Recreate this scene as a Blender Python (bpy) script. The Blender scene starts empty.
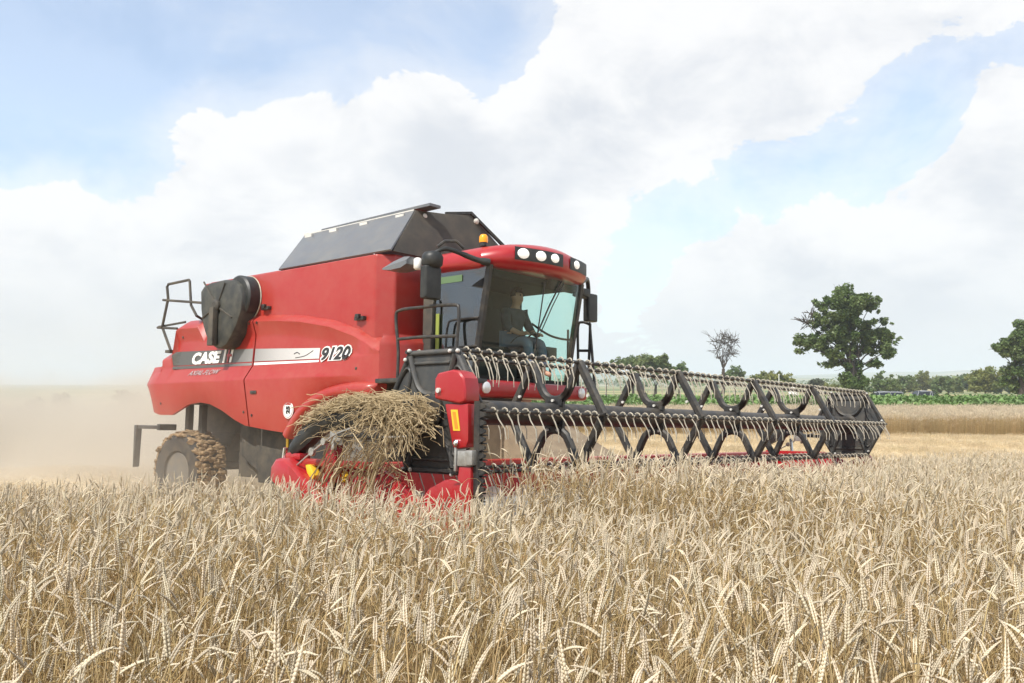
import bpy, bmesh, math, random
import numpy as np
from mathutils import Vector, Matrix, Euler
R = math.radians
rng = np.random.default_rng(7)
random.seed(7)
scene = bpy.context.scene
col = scene.collection

# ------------------------------------------------------------------ camera
EYE = 1.45
FPX = 885.0
PITCH = math.atan((383 - 341.5) / FPX)
cam_d = bpy.data.cameras.new('camera')
cam = bpy.data.objects.new('camera', cam_d)
col.objects.link(cam)
cam.location = (0, 0, EYE)
cam.rotation_euler = (R(90) + PITCH, 0, 0)
cam_d.sensor_width = 36
cam_d.lens = FPX / 1024 * 36
cam_d.clip_start = 0.05
cam_d.clip_end = 20000
scene.camera = cam

# ------------------------------------------------------------------ light
SUN_EL, SUN_AZ = 54.0, -140.0          # azimuth from +Y towards +X
sd = Vector((math.sin(R(SUN_AZ)) * math.cos(R(SUN_EL)), math.cos(R(SUN_AZ)) * math.cos(R(SUN_EL)), math.sin(R(SUN_EL))))
sun_d = bpy.data.lights.new('sun', 'SUN')
sun_d.energy = 4.2
sun_d.angle = R(0.6)
sun_d.color = (1.0, 0.95, 0.87)
sun = bpy.data.objects.new('sun', sun_d)
col.objects.link(sun)
sun.rotation_euler = sd.to_track_quat('Z', 'Y').to_euler()
sun.location = (-30, -30, 60)

scene.view_settings.view_transform = 'Standard'
scene.view_settings.look = 'None'
scene.view_settings.gamma = 1
scene.view_settings.use_curve_mapping = False
scene.view_settings.exposure = 0.36
scene.cycles.volume_bounces = 1
scene.cycles.max_bounces = 6
scene.cycles.diffuse_bounces = 3
scene.cycles.glossy_bounces = 3
scene.cycles.transmission_bounces = 4
scene.cycles.use_adaptive_sampling = True
scene.cycles.adaptive_threshold = 0.02
scene.cycles.transparent_max_bounces = 10
scene.cycles.volume_step_rate = 2.0
scene.cycles.volume_max_steps = 96


def pix_dir(px, py):
    dx, dz = (px - 512) / FPX, -(py - 341.5) / FPX
    c, s = math.cos(PITCH), math.sin(PITCH)
    return Vector((dx, c - s * dz, s + c * dz)).normalized()


# ------------------------------------------------------------------ world: daylight sky with cumulus
world = bpy.data.worlds.new('World')
scene.world = world
world.use_nodes = True
wt = world.node_tree
wt.nodes.clear()
WN = wt.nodes.new
WL = wt.links.new


def wmath(op, a, b=None, c=None, clamp=False):
    n = WN('ShaderNodeMath'); n.operation = op; n.use_clamp = clamp
    for i, v in enumerate((a, b, c)):
        if v is None:
            continue
        if isinstance(v, (int, float)):
            n.inputs[i].default_value = v
        else:
            WL(v, n.inputs[i])
    return n.outputs[0]


def wramp(v, a, b, lo=0.0, hi=1.0, smooth=True):
    n = WN('ShaderNodeMapRange')
    n.interpolation_type = 'SMOOTHSTEP' if smooth else 'LINEAR'
    WL(v, n.inputs[0])
    for i, x in enumerate((a, b, lo, hi)):
        n.inputs[i + 1].default_value = x
    return n.outputs[0]


sky = WN('ShaderNodeTexSky')
sky.sky_type = 'NISHITA'
sky.sun_disc = False
sky.sun_elevation = R(SUN_EL)
sky.sun_rotation = R(SUN_AZ)
sky.air_density = 1.0
sky.dust_density = 0.6
sky.ozone_density = 1.0
sky.altitude = 200
tc = WN('ShaderNodeTexCoord')
dirv = tc.outputs['Generated']


def wnoise(scale, detail, rough, off=(0, 0, 0), stretch=(1, 1, 1.5), dist=0.0):
    m = WN('ShaderNodeMapping')
    m.inputs['Location'].default_value = off
    m.inputs['Scale'].default_value = stretch
    WL(dirv, m.inputs['Vector'])
    n = WN('ShaderNodeTexNoise')
    n.inputs['Scale'].default_value = scale
    n.inputs['Detail'].default_value = detail
    n.inputs['Roughness'].default_value = rough
    n.inputs['Distortion'].default_value = dist
    WL(m.outputs[0], n.inputs['Vector'])
    return n.outputs['Fac']


# large cloud masses and clear gaps, as directions on the sky dome
blobs = [(300, 150, 130, .55), (225, 165, 85, .4), (400, 200, 170, .6), (520, 190, 140, .5), (630, 60, 120, .5), (590, 110, 90, .35),
         (730, 50, 130, .45), (840, 50, 120, .4), (960, 20, 90, .3), (460, 270, 170, .5), (150, 270, 150, .45), (40, 250, 110, .45),
         (260, 270, 150, .45), (185, 120, 45, .35), (950, 290, 140, .4), (820, 290, 110, .35), (720, 300, 90, .25), (1010, 210, 70, .3),
         (-150, 200, 180, .4), (1200, 150, 180, .4), (1000, 110, 50, .3), (650, 160, 80, .3),
         (120, 30, 220, -.7), (380, 10, 150, -.75), (20, 100, 150, -.6), (495, 60, 85, -.55), (790, 190, 90, -.32), (620, 255, 80, -.35),
         (880, 165, 90, -.36), (925, 90, 60, -.5), (700, 225, 80, -.3),
         (760, 265, 110, .4), (900, 250, 100, .4), (1010, 170, 70, .35), (430, 90, 60, .3), (540, 60, 60, .3)]
acc = None
for px, py, r, w in blobs:
    d = pix_dir(px, py)
    n = WN('ShaderNodeVectorMath'); n.operation = 'DISTANCE'
    WL(dirv, n.inputs[0]); n.inputs[1].default_value = d
    v = wramp(n.outputs['Value'], 0.0, r / FPX * 1.25, w, 0.0)
    acc = v if acc is None else wmath('ADD', acc, v)
n1 = wnoise(7.0, 8, .64, (3.1, 1.7, .4), dist=.35)
n2 = wnoise(2.2, 2, .5, (1.0, 5.0, 2.0))
field = wmath('ADD', acc, wmath('MULTIPLY', wmath('SUBTRACT', n1, .5), 2.0))
field = wmath('ADD', field, wmath('MULTIPLY', wmath('SUBTRACT', n2, .45), .6))
sepd = WN('ShaderNodeSeparateXYZ'); WL(dirv, sepd.inputs[0])
hz = wramp(sepd.outputs[2], 0.0, 0.26, 1.0, 0.0)
field = wmath('ADD', field, wmath('MULTIPLY', hz, .28))
mask = wramp(field, -.03, 0.20)
thin = wmath('ADD', .33, wmath('MULTIPLY', wramp(field, -0.8, 0.2), .30))
mask = wmath('MAXIMUM', mask, thin)
mask = wmath('MINIMUM', mask, .97)
sh = wnoise(6.0, 5, .55, (7.0, 2.0, 4.0), (1, 1, 2.0))
n1b = wnoise(7.0, 6, .64, (3.1 + .02, 1.7 - .01, .4 + .075), dist=.35)
rel = wmath('MULTIPLY', wmath('SUBTRACT', n1b, n1), .85)
shade = wramp(wmath('ADD', wmath('ADD', sh, rel), wmath('MULTIPLY', wramp(field, .35, 1.1), .16)), .40, .92)
ccol = WN('ShaderNodeMixRGB')
ccol.inputs[1].default_value = (7.9, 7.9, 7.9, 1)
ccol.inputs[2].default_value = (5.9, 6.15, 6.55, 1)
WL(shade, ccol.inputs[0])
hcol = WN('ShaderNodeMixRGB')
hcol.inputs[2].default_value = (6.1, 6.35, 6.7, 1)
WL(wmath('MULTIPLY', wramp(sepd.outputs[2], -.02, 0.17, .95, 0.0), 1.0), hcol.inputs[0])
WL(ccol.outputs[0], hcol.inputs[1])
lift = WN('ShaderNodeMixRGB'); lift.blend_type = 'MULTIPLY'; lift.inputs[0].default_value = 1
lift.inputs[2].default_value = (1.60, 1.76, 1.80, 1)
WL(sky.outputs[0], lift.inputs[1])
cmix = WN('ShaderNodeMixRGB')
WL(mask, cmix.inputs[0]); WL(lift.outputs[0], cmix.inputs[1]); WL(hcol.outputs[0], cmix.inputs[2])
bg = WN('ShaderNodeBackground'); bg.inputs['Strength'].default_value = 0.1
wo = WN('ShaderNodeOutputWorld')
world.cycles.sampling_method = 'MANUAL'
world.cycles.sample_map_resolution = 512
WL(cmix.outputs[0], bg.inputs['Color']); WL(bg.outputs[0], wo.inputs['Surface'])


# ------------------------------------------------------------------ materials
def mat(name, base, rough=.6, metal=0.0, var=None, vscale=4.0, vamt=1.0, bump=0.0, bscale=40.0, coat=0.0, emit=None, estr=0.0,
        vlo=.4, vhi=.7, spec=None, rand=0.0, detail=6, coords='Object', translucent=0.0, stretch=None, dust=0.0):
    m = bpy.data.materials.new(name)
    m.use_nodes = True
    nt = m.node_tree
    N, L = nt.nodes.new, nt.links.new
    p = nt.nodes['Principled BSDF']
    p.inputs['Base Color'].default_value = (*base, 1)
    p.inputs['Roughness'].default_value = rough
    p.inputs['Metallic'].default_value = metal
    if coat:
        p.inputs['Coat Weight'].default_value = coat
        p.inputs['Coat Roughness'].default_value = .12
    if spec is not None:
        p.inputs['Specular IOR Level'].default_value = spec
    t = N('ShaderNodeTexCoord')
    vec = t.outputs[coords]
    if stretch:
        mp = N('ShaderNodeMapping'); mp.inputs['Scale'].default_value = stretch
        L(vec, mp.inputs[0]); vec = mp.outputs[0]
    outc = None
    if var is not None:
        nz = N('ShaderNodeTexNoise'); nz.inputs['Scale'].default_value = vscale; nz.inputs['Detail'].default_value = detail
        nz.inputs['Roughness'].default_value = .62
        L(vec, nz.inputs['Vector'])
        mr = N('ShaderNodeMapRange'); mr.inputs[1].default_value = vlo; mr.inputs[2].default_value = vhi
        mr.inputs[4].default_value = vamt
        L(nz.outputs['Fac'], mr.inputs[0])
        mx = N('ShaderNodeMixRGB'); mx.inputs[1].default_value = (*base, 1); mx.inputs[2].default_value = (*var, 1)
        L(mr.outputs[0], mx.inputs[0])
        outc = mx.outputs[0]
    if rand:
        oi = N('ShaderNodeObjectInfo')
        hs = N('ShaderNodeHueSaturation')
        mr2 = N('ShaderNodeMapRange'); mr2.inputs[3].default_value = 1 - rand; mr2.inputs[4].default_value = 1 + rand
        L(oi.outputs['Random'], mr2.inputs[0]); L(mr2.outputs[0], hs.inputs['Value'])
        mr3 = N('ShaderNodeMapRange'); mr3.inputs[3].default_value = .492; mr3.inputs[4].default_value = .508
        wn = N('ShaderNodeTexWhiteNoise'); wn.noise_dimensions = '1D'; L(oi.outputs['Random'], wn.inputs['W'])
        L(wn.outputs[0], mr3.inputs[0]); L(mr3.outputs[0], hs.inputs['Hue'])
        if outc is not None:
            L(outc, hs.inputs['Color'])
        else:
            hs.inputs['Color'].default_value = (*base, 1)
        outc = hs.outputs[0]
    if dust:
        nd = N('ShaderNodeTexNoise'); nd.inputs['Scale'].default_value = 9; nd.inputs['Detail'].default_value = 8; nd.inputs['Roughness'].default_value = .7
        L(vec, nd.inputs['Vector'])
        md = N('ShaderNodeMapRange'); md.inputs[1].default_value = .38; md.inputs[2].default_value = .72; L(nd.outputs['Fac'], md.inputs[0])
        ge = N('ShaderNodeNewGeometry'); sz = N('ShaderNodeSeparateXYZ'); L(ge.outputs['Normal'], sz.inputs[0])
        mz = N('ShaderNodeMapRange'); mz.inputs[1].default_value = -.1; mz.inputs[2].default_value = .8; mz.inputs[3].default_value = .35 * dust; mz.inputs[4].default_value = dust; L(sz.outputs[2], mz.inputs[0])
        mu = N('ShaderNodeMath'); mu.operation = 'MULTIPLY'; L(md.outputs[0], mu.inputs[0]); L(mz.outputs[0], mu.inputs[1])
        xd = N('ShaderNodeMixRGB'); L(mu.outputs[0], xd.inputs[0]); xd.inputs[2].default_value = (.46, .35, .23, 1)
        if outc is not None:
            L(outc, xd.inputs[1])
        else:
            xd.inputs[1].default_value = (*base, 1)
        outc = xd.outputs[0]
        ra = N('ShaderNodeMath'); ra.operation = 'MULTIPLY_ADD'; ra.inputs[1].default_value = .8; ra.inputs[2].default_value = rough; ra.use_clamp = True
        L(mu.outputs[0], ra.inputs[0]); L(ra.outputs[0], p.inputs['Roughness'])
    if outc is not None:
        L(outc, p.inputs['Base Color'])
    if bump:
        nb = N('ShaderNodeTexNoise'); nb.inputs['Scale'].default_value = bscale; nb.inputs['Detail'].default_value = 5
        L(vec, nb.inputs['Vector'])
        bp = N('ShaderNodeBump'); bp.inputs['Strength'].default_value = bump; bp.inputs['Distance'].default_value = .02
        L(nb.outputs['Fac'], bp.inputs['Height']); L(bp.outputs[0], p.inputs['Normal'])
    if emit is not None:
        p.inputs['Emission Color'].default_value = (*emit, 1)
        p.inputs['Emission Strength'].default_value = estr
    if translucent:
        tr = N('ShaderNodeBsdfTranslucent')
        if outc is not None:
            L(outc, tr.inputs['Color'])
        else:
            tr.inputs['Color'].default_value = (*base, 1)
        ms = N('ShaderNodeMixShader'); ms.inputs[0].default_value = translucent
        out = nt.nodes['Material Output']
        L(p.outputs[0], ms.inputs[1]); L(tr.outputs[0], ms.inputs[2]); L(ms.outputs[0], out.inputs['Surface'])
    return m


M = {}
M['red'] = mat('red_paint', (.335, .013, .010), .34, var=(.37, .055, .040), vscale=1.1, vamt=.7, vlo=.35, vhi=.72, coat=.12, bump=.02, bscale=3, dust=.12)
M['red_header'] = mat('red_header_paint', (.36, .006, .012), .32, var=(.33, .05, .035), vscale=5, vamt=.25, coat=.2, dust=.07)
M['black'] = mat('black_metal', (.018, .019, .020), .42, var=(.10, .085, .06), vscale=9, vamt=.5, vlo=.45, vhi=.8, dust=.14)
M['plate'] = mat('reel_plate_plastic', (.030, .034, .036), .5, var=(.085, .08, .066), vscale=5, vamt=.6, bump=.05, dust=.18)
M['black_plastic'] = mat('black_plastic', (.016, .018, .018), .48, var=(.08, .075, .06), vscale=6, vamt=.35)
M['screen'] = mat('screen_cover', (.030, .032, .030), .6, var=(.09, .085, .065), vscale=7, vamt=.7)
M['grey_cover'] = mat('cover_metal', (.15, .16, .175), .38, metal=.35, var=(.21, .21, .20), vscale=2.5, vamt=.6, dust=.12)
M['dark_cover'] = mat('cover_fabric', (.050, .046, .040), .8, var=(.085, .072, .055), vscale=4, vamt=.8)
M['rail'] = mat('white_rail', (.62, .61, .57), .5, var=(.4, .38, .33), vscale=12, vamt=.5)
M['chassis'] = mat('chassis_dusty', (.048, .045, .040), .8, var=(.115, .098, .072), vscale=3.5, vamt=.9, bump=.1, bscale=20)
M['tyre'] = mat('tyre_rubber', (.026, .025, .024), .85, var=(.12, .092, .06), vscale=5, vamt=.6, vlo=.38, vhi=.68, bump=.15, bscale=30)
M['mud'] = mat('mud_straw', (.36, .25, .14), .95, var=(.20, .13, .07), vscale=14, bump=.6, bscale=45)
M['rim'] = mat('rim_paint', (.13, .122, .11), .6, var=(.18, .15, .11), vscale=8)
M['chrome'] = mat('chrome', (.72, .74, .78), .18, metal=1.0)
M['steel'] = mat('steel_galvanised', (.48, .47, .44), .4, metal=.6, var=(.3, .28, .24), vscale=20)
M['tine'] = mat('tine', (.50, .46, .38), .5, metal=.15, var=(.33, .28, .19), vscale=18)
M['decal_dark'] = mat('decal_dark', (.085, .085, .078), .4, var=(.13, .12, .10), vscale=8)
M['white'] = mat('white_decal', (.80, .79, .76), .45)
M['ink'] = mat('decal_ink', (.022, .022, .022), .45)
M['greytext'] = mat('grey_decal', (.40, .33, .33), .5)
M['yellow'] = mat('yellow_label', (.82, .52, .03), .5)
M['orange'] = mat('beacon_orange', (.85, .33, .01), .25, emit=(1, .4, .02), estr=.15)
M['lens'] = mat('lamp_lens', (.86, .86, .82), .12, emit=(1, .96, .88), estr=.35)
M['lens_off'] = mat('lamp_lens_off', (.80, .80, .78), .1, metal=.3)
M['hivis'] = mat('strip_green', (.28, .33, .07), .5)
M['interior'] = mat('cab_interior', (.030, .029, .027), .8, var=(.02, .02, .019), vscale=6)
M['seat'] = mat('seat_fabric', (.05, .045, .042), .85)
M['skin'] = mat('skin', (.46, .26, .17), .55)
M['shirt'] = mat('shirt_cloth', (.055, .058, .065), .9, var=(.09, .09, .10), vscale=12)
M['trousers'] = mat('trousers_cloth', (.16, .19, .25), .9)
M['hair'] = mat('hair', (.035, .024, .016), .6)
M['white_paint'] = mat('white_paint', (.78, .78, .76), .4, coat=.3)
M['silver'] = mat('silver_paint', (.42, .43, .44), .3, metal=.5, coat=.5)
M['darkcar'] = mat('dark_paint', (.04, .045, .055), .3, coat=.5)
M['carglass'] = mat('car_glass', (.02, .025, .03), .08)
M['straw'] = mat('straw', (.54, .43, .26), .65, var=(.40, .30, .16), vscale=9, translucent=.15)
M['ear'] = mat('wheat_ear', (.70, .605, .45), .65, var=(.58, .47, .31), vscale=60, vamt=.5, rand=.22, translucent=.2, spec=.3)
M['stem'] = mat('wheat_stem', (.63, .49, .265), .55, var=(.52, .37, .17), vscale=7, rand=.25, translucent=.35, spec=.3)
M['leafdry'] = mat('wheat_leaf', (.60, .50, .34), .7, var=(.48, .36, .20), vscale=14, rand=.25, translucent=.4, spec=.25)
M['stubble'] = mat('stubble_straw', (.70, .575, .38), .7, var=(.57, .45, .27), vscale=20, rand=.2, translucent=.15, spec=.25)
M['dusty'] = mat('dusty_metal', (.20, .15, .10), .85, var=(.32, .25, .165), vscale=3, vamt=.9, bump=.2, bscale=25)
M['bark'] = mat('bark', (.060, .048, .038), .95, var=(.045, .036, .028), vscale=6, bump=.5, bscale=12)
M['leaf'] = mat('oak_leaf', (.080, .135, .030), .55, var=(.13, .175, .05), vscale=.35, vamt=1, vlo=.42, vhi=.62, translucent=.25, detail=4)
M['leaf_b'] = mat('shrub_leaf', (.095, .150, .04), .55, var=(.16, .19, .06), vscale=.3, vlo=.42, vhi=.6, translucent=.25, detail=4)
M['leaf_y'] = mat('yellow_leaf', (.20, .21, .045), .55, var=(.14, .18, .045), vscale=.4, vlo=.42, vhi=.6, translucent=.25, detail=4)
M['leaf_d'] = mat('dusty_leaf', (.060, .075, .035), .7, var=(.09, .09, .05), vscale=.4, translucent=.2)
M['crop'] = mat('crop_leaf', (.13, .225, .055), .4, var=(.20, .30, .10), vscale=3, rand=.3, translucent=.25)


def glass(name, tint, gloss=.5):
    m = bpy.data.materials.new(name); m.use_nodes = True
    nt = m.node_tree; nt.nodes.clear()
    N, L = nt.nodes.new, nt.links.new
    tr = N('ShaderNodeBsdfTransparent'); tr.inputs[0].default_value = (*tint, 1)
    gl = N('ShaderNodeBsdfGlossy'); gl.inputs['Roughness'].default_value = .02; gl.inputs[0].default_value = (.95, .97, 1, 1)
    df = N('ShaderNodeBsdfDiffuse'); df.inputs[0].default_value = (.50, .46, .38, 1)
    fr = N('ShaderNodeFresnel'); fr.inputs[0].default_value = 1.55
    a = N('ShaderNodeMath'); a.operation = 'MULTIPLY_ADD'; a.inputs[1].default_value = .55; a.inputs[2].default_value = gloss
    a.use_clamp = True
    L(fr.outputs[0], a.inputs[0])
    tcn = N('ShaderNodeTexCoord'); nz = N('ShaderNodeTexNoise'); nz.inputs['Scale'].default_value = 2.2; nz.inputs['Detail'].default_value = 6
    L(tcn.outputs['Object'], nz.inputs['Vector'])
    mr = N('ShaderNodeMapRange'); mr.inputs[1].default_value = .35; mr.inputs[2].default_value = .75; mr.inputs[3].default_value = .0; mr.inputs[4].default_value = .035
    L(nz.outputs['Fac'], mr.inputs[0])
    m1 = N('ShaderNodeMixShader'); m2 = N('ShaderNodeMixShader'); o = N('ShaderNodeOutputMaterial')
    L(a.outputs[0], m1.inputs[0]); L(tr.outputs[0], m1.inputs[1]); L(gl.outputs[0], m1.inputs[2])
    L(mr.outputs[0], m2.inputs[0]); L(m1.outputs[0], m2.inputs[1]); L(df.outputs[0], m2.inputs[2])
    L(m2.outputs[0], o.inputs[0])
    return m


M['glass'] = glass('cab_glass', (.74, .92, .88), .0)
M['glass_side'] = glass('cab_side_glass', (.42, .50, .48), .12)


def field_material():
    m = bpy.data.materials.new('field_soil'); m.use_nodes = True
    nt = m.node_tree; N, L = nt.nodes.new, nt.links.new
    p = nt.nodes['Principled BSDF']; p.inputs['Roughness'].default_value = .95
    t = N('ShaderNodeTexCoord')
    def nz(scale, detail, st=None):
        n = N('ShaderNodeTexNoise'); n.inputs['Scale'].default_value = scale; n.inputs['Detail'].default_value = detail
        if st:
            mp = N('ShaderNodeMapping'); mp.inputs['Scale'].default_value = st; L(t.outputs['Object'], mp.inputs[0]); L(mp.outputs[0], n.inputs['Vector'])
        else:
            L(t.outputs['Object'], n.inputs['Vector'])
        return n.outputs['Fac']
    def mix(f, a, b, lo, hi):
        mr = N('ShaderNodeMapRange'); mr.inputs[1].default_value = lo; mr.inputs[2].default_value = hi; L(f, mr.inputs[0])
        x = N('ShaderNodeMixRGB'); L(mr.outputs[0], x.inputs[0])
        for i, v in ((1, a), (2, b)):
            if isinstance(v, tuple):
                x.inputs[i].default_value = (*v, 1)
            else:
                L(v, x.inputs[i])
        return x.outputs[0]
    near = mix(nz(9, 8), (.61, .49, .31), (.44, .345, .21), .4, .7)
    near = mix(nz(.5, 5, (.12, 1.3, 1)), near, (.64, .51, .31), .45, .68)
    far = mix(nz(.010, 5, (1, 2.2, 1)), (.34, .30, .14), (.10, .15, .055), .44, .56)
    sx = N('ShaderNodeSeparateXYZ'); L(t.outputs['Object'], sx.inputs[0])
    mr = N('ShaderNodeMapRange'); mr.inputs[1].default_value = 95; mr.inputs[2].default_value = 140; L(sx.outputs[1], mr.inputs[0])
    x = N('ShaderNodeMixRGB'); L(mr.outputs[0], x.inputs[0]); L(near, x.inputs[1]); L(far, x.inputs[2])
    L(x.outputs[0], p.inputs['Base Color'])
    b = N('ShaderNodeBump'); b.inputs['Strength'].default_value = .6; b.inputs['Distance'].default_value = .05
    L(nz(25, 6), b.inputs['Height']); L(b.outputs[0], p.inputs['Normal'])
    return m


M['field'] = field_material()
M['hills'] = mat('hill_cover', (.10, .15, .06), .95, var=(.30, .27, .14), vscale=.004, vlo=.45, vhi=.58, detail=5)


# ------------------------------------------------------------------ mesh helpers
def tag(o, label=None, cat=None, group=None, kind=None):
    for k, v in (('label', label), ('category', cat), ('group', group), ('kind', kind)):
        if v:
            o[k] = v
    return o


def empty(name, loc=(0, 0, 0)):
    o = bpy.data.objects.new(name, None)
    col.objects.link(o)
    o.location = loc
    return o


class MB:
    def __init__(s):
        s.v, s.f, s.m = [], [], []
        s.mi = 0

    def add(s, vs, fs):
        k = len(s.v)
        s.v += [tuple(x) for x in vs]
        s.f += [tuple(i + k for i in f) for f in fs]
        s.m += [s.mi] * len(fs)
        return s

    def box(s, x0, x1, y0, y1, z0, z1):
        vs = [(x, y, z) for x in (x0, x1) for y in (y0, y1) for z in (z0, z1)]
        return s.add(vs, [(0, 1, 3, 2), (4, 6, 7, 5), (0, 4, 5, 1), (2, 3, 7, 6), (0, 2, 6, 4), (1, 5, 7, 3)])

    def prism(s, poly, axis, lo, hi):
        """polygon in the plane across `axis` (0 a, 1 b, 2 c), extruded lo..hi"""
        def P(p, t):
            if axis == 0:
                return (t, p[0], p[1])
            if axis == 1:
                return (p[0], t, p[1])
            return (p[0], p[1], t)
        n = len(poly)
        vs = [P(p, lo) for p in poly] + [P(p, hi) for p in poly]
        fs = [tuple(range(n - 1, -1, -1)), tuple(range(n, 2 * n))] + [(i, (i + 1) % n, n + (i + 1) % n, n + i) for i in range(n)]
        return s.add(vs, fs)

    def tube(s, path, r, sides=8, cap=True, flat=None):
        path = [Vector(p) for p in path]
        n = len(path)
        rs = r if isinstance(r, (list, tuple)) else [r] * n
        prev = None
        vs = []
        for i, p in enumerate(path):
            t = (path[min(i + 1, n - 1)] - path[max(i - 1, 0)]).normalized()
            if prev is None:
                up = Vector((0, 0, 1)) if abs(t.z) < .9 else Vector((0, 1, 0))
                x = t.cross(up).normalized()
            else:
                x = (prev - t * prev.dot(t)).normalized()
            prev = x
            y = t.cross(x)
            for k in range(sides):
                a = 2 * math.pi * (k + .5) / sides
                vs.append(p + x * (math.cos(a) * rs[i] * (flat or 1)) + y * (math.sin(a) * rs[i]))
        fs = [(i * sides + k, i * sides + (k + 1) % sides, (i + 1) * sides + (k + 1) % sides, (i + 1) * sides + k)
              for i in range(n - 1) for k in range(sides)]
        if cap:
            fs += [tuple(range(sides - 1, -1, -1)), tuple(range((n - 1) * sides, n * sides))]
        return s.add(vs, fs)

    def lathe(s, prof, centre, axis=1, seg=32):
        """prof: (radius, t along axis)"""
        vs = []
        for r, t in prof:
            for k in range(seg):
                a = 2 * math.pi * k / seg
                q = (math.cos(a) * r, math.sin(a) * r)
                c = centre
                if axis == 1:
                    vs.append((c[0] + q[0], c[1] + t, c[2] + q[1]))
                elif axis == 0:
                    vs.append((c[0] + t, c[1] + q[0], c[2] + q[1]))
                else:
                    vs.append((c[0] + q[0], c[1] + q[1], c[2] + t))
        n = len(prof)
        fs = [(i * seg + k, i * seg + (k + 1) % seg, (i + 1) * seg + (k + 1) % seg, (i + 1) * seg + k) for i in range(n - 1) for k in range(seg)]
        fs += [tuple(range(seg)), tuple(range((n - 1) * seg, n * seg))]
        return s.add(vs, fs)

    def grid(s, rows, close=False):
        h, w = len(rows), len(rows[0])
        vs = [p for r in rows for p in r]
        fs = [(i * w + j, i * w + j + 1, (i + 1) * w + j + 1, (i + 1) * w + j) for i in range(h - 1) for j in range(w - 1)]
        return s.add(vs, fs)

    def build(s, name, mats, parent=None, smooth=30, bevel=0.0, recalc=True, seg=2):
        me = bpy.data.meshes.new(name)
        me.from_pydata(s.v, [], s.f)
        ms = mats if isinstance(mats, list) else [mats]
        for m in ms:
            me.materials.append(M[m] if isinstance(m, str) else m)
        if len(ms) > 1:
            me.polygons.foreach_set('material_index', s.m)
        if recalc:
            bm = bmesh.new(); bm.from_mesh(me)
            bmesh.ops.recalc_face_normals(bm, faces=bm.faces)
            if bevel:
                es = [e for e in bm.edges if len(e.link_faces) == 2 and e.calc_face_angle(0) > R(35)]
                bmesh.ops.bevel(bm, geom=es, offset=bevel, segments=seg, affect='EDGES', profile=.6, clamp_overlap=True)
            bm.to_mesh(me); bm.free()
        if smooth:
            me.polygons.foreach_set('use_smooth', [True] * len(me.polygons))
            me.set_sharp_from_angle(angle=R(smooth))
        o = bpy.data.objects.new(name, me)
        col.objects.link(o)
        if parent is not None:
            o.parent = parent
        return o


def interp(x, pts):
    xs = [p[0] for p in pts]; ys = [p[1] for p in pts]
    if xs[0] > xs[-1]:
        xs, ys = xs[::-1], ys[::-1]
    return float(np.interp(x, xs, ys))


def smooth_path(pts, n=4):
    """Catmull-Rom through the points"""
    P = [Vector(p) for p in pts]
    out = []
    for i in range(len(P) - 1):
        p0, p1, p2, p3 = P[max(i - 1, 0)], P[i], P[i + 1], P[min(i + 2, len(P) - 1)]
        for k in range(n):
            t = k / n
            out.append(.5 * ((2 * p1) + (-p0 + p2) * t + (2 * p0 - 5 * p1 + 4 * p2 - p3) * t * t + (-p0 + 3 * p1 - 3 * p2 + p3) * t ** 3))
    out.append(P[-1])
    return out


# ------------------------------------------------------------------ terrain
def softmin(a, b, k=2.5):
    return -k * np.log(np.exp(-np.asarray(a) / k) + np.exp(-np.asarray(b) / k))


def ground_z(x, y):
    x = np.asarray(x, float); y = np.asarray(y, float)
    ys = softmin(np.clip(y, -40, 400), 17.5, 1.6)
    xs = np.tanh(x / 25) * 25
    z = .009 - .01400 * xs * np.exp(-(np.maximum(y - 12, 0) / 30) ** 2) - .04861 * ys
    dip = 1 / (1 + np.exp(-(-(x + 14) / 4.0))) * 1 / (1 + np.exp(-(y - 34) / 6.0))
    z = z - 4.5 * dip
    far = np.clip((np.hypot(x, y) - 150) / 2500, 0, 1)
    return z - 3.0 * far


def sheet_axis(lo, hi, fine_lo, fine_hi, step, grow=1.35):
    a = list(np.arange(fine_lo, fine_hi + step / 2, step))
    s, x = step, a[-1]
    while x < hi:
        s *= grow; x += s; a.append(min(x, hi))
    s, x = step, a[0]
    while x > lo:
        s *= grow; x -= s; a.insert(0, max(x, lo))
    return np.array(a)


gx = sheet_axis(-6000, 6000, -40, 40, 1.0)
gy = sheet_axis(-3000, 6000, -6, 70, 1.0)
XX, YY = np.meshgrid(gx, gy)
ZZ = ground_z(XX, YY)
ZZ = ZZ + (rng.random(ZZ.shape) - .5) * .03 * (np.hypot(XX, YY) < 80)
mb = MB()
mb.grid([[(XX[i, j], YY[i, j], ZZ[i, j]) for j in range(len(gx))] for i in range(len(gy))])
ground = mb.build('ground', 'field', smooth=180)
tag(ground, 'tan harvested field ground under the combine', 'ground', kind='structure')

# distant hills, a full ring round the place
rows = []
for r, hgt in ((1300, 0), (1700, 10), (2200, 26), (2800, 44), (3500, 60), (4300, 52), (5000, 10)):
    row = []
    for k in range(241):
        a = 2 * math.pi * k / 240
        u = 1 + .25 * math.sin(a * 5 + r * .001) + .18 * math.sin(a * 11 + 1.3 + r * .002) + .1 * math.sin(a * 23 + r * .004)
        w_ = .04 + .96 / (1 + math.exp(-(math.sin(a) + .02) * 14))
        row.append((math.sin(a) * r, math.cos(a) * r, -8 + 3 * w_ + hgt * u * .85 * w_))
    rows.append(row)
mb = MB(); mb.grid(rows)
tag(mb.build('hills', 'hills', smooth=180), 'low hazy hills along the far horizon', 'hills', kind='structure')

# ------------------------------------------------------------------ the machine's own frame: x forward, y to its left, z up
def ray(px, py):
    dx, dz = (px - 512) / FPX, -(py - 341.5) / FPX
    c, s = math.cos(PITCH), math.sin(PITCH)
    return Vector((dx, c - s * dz, s + c * dz))


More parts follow.
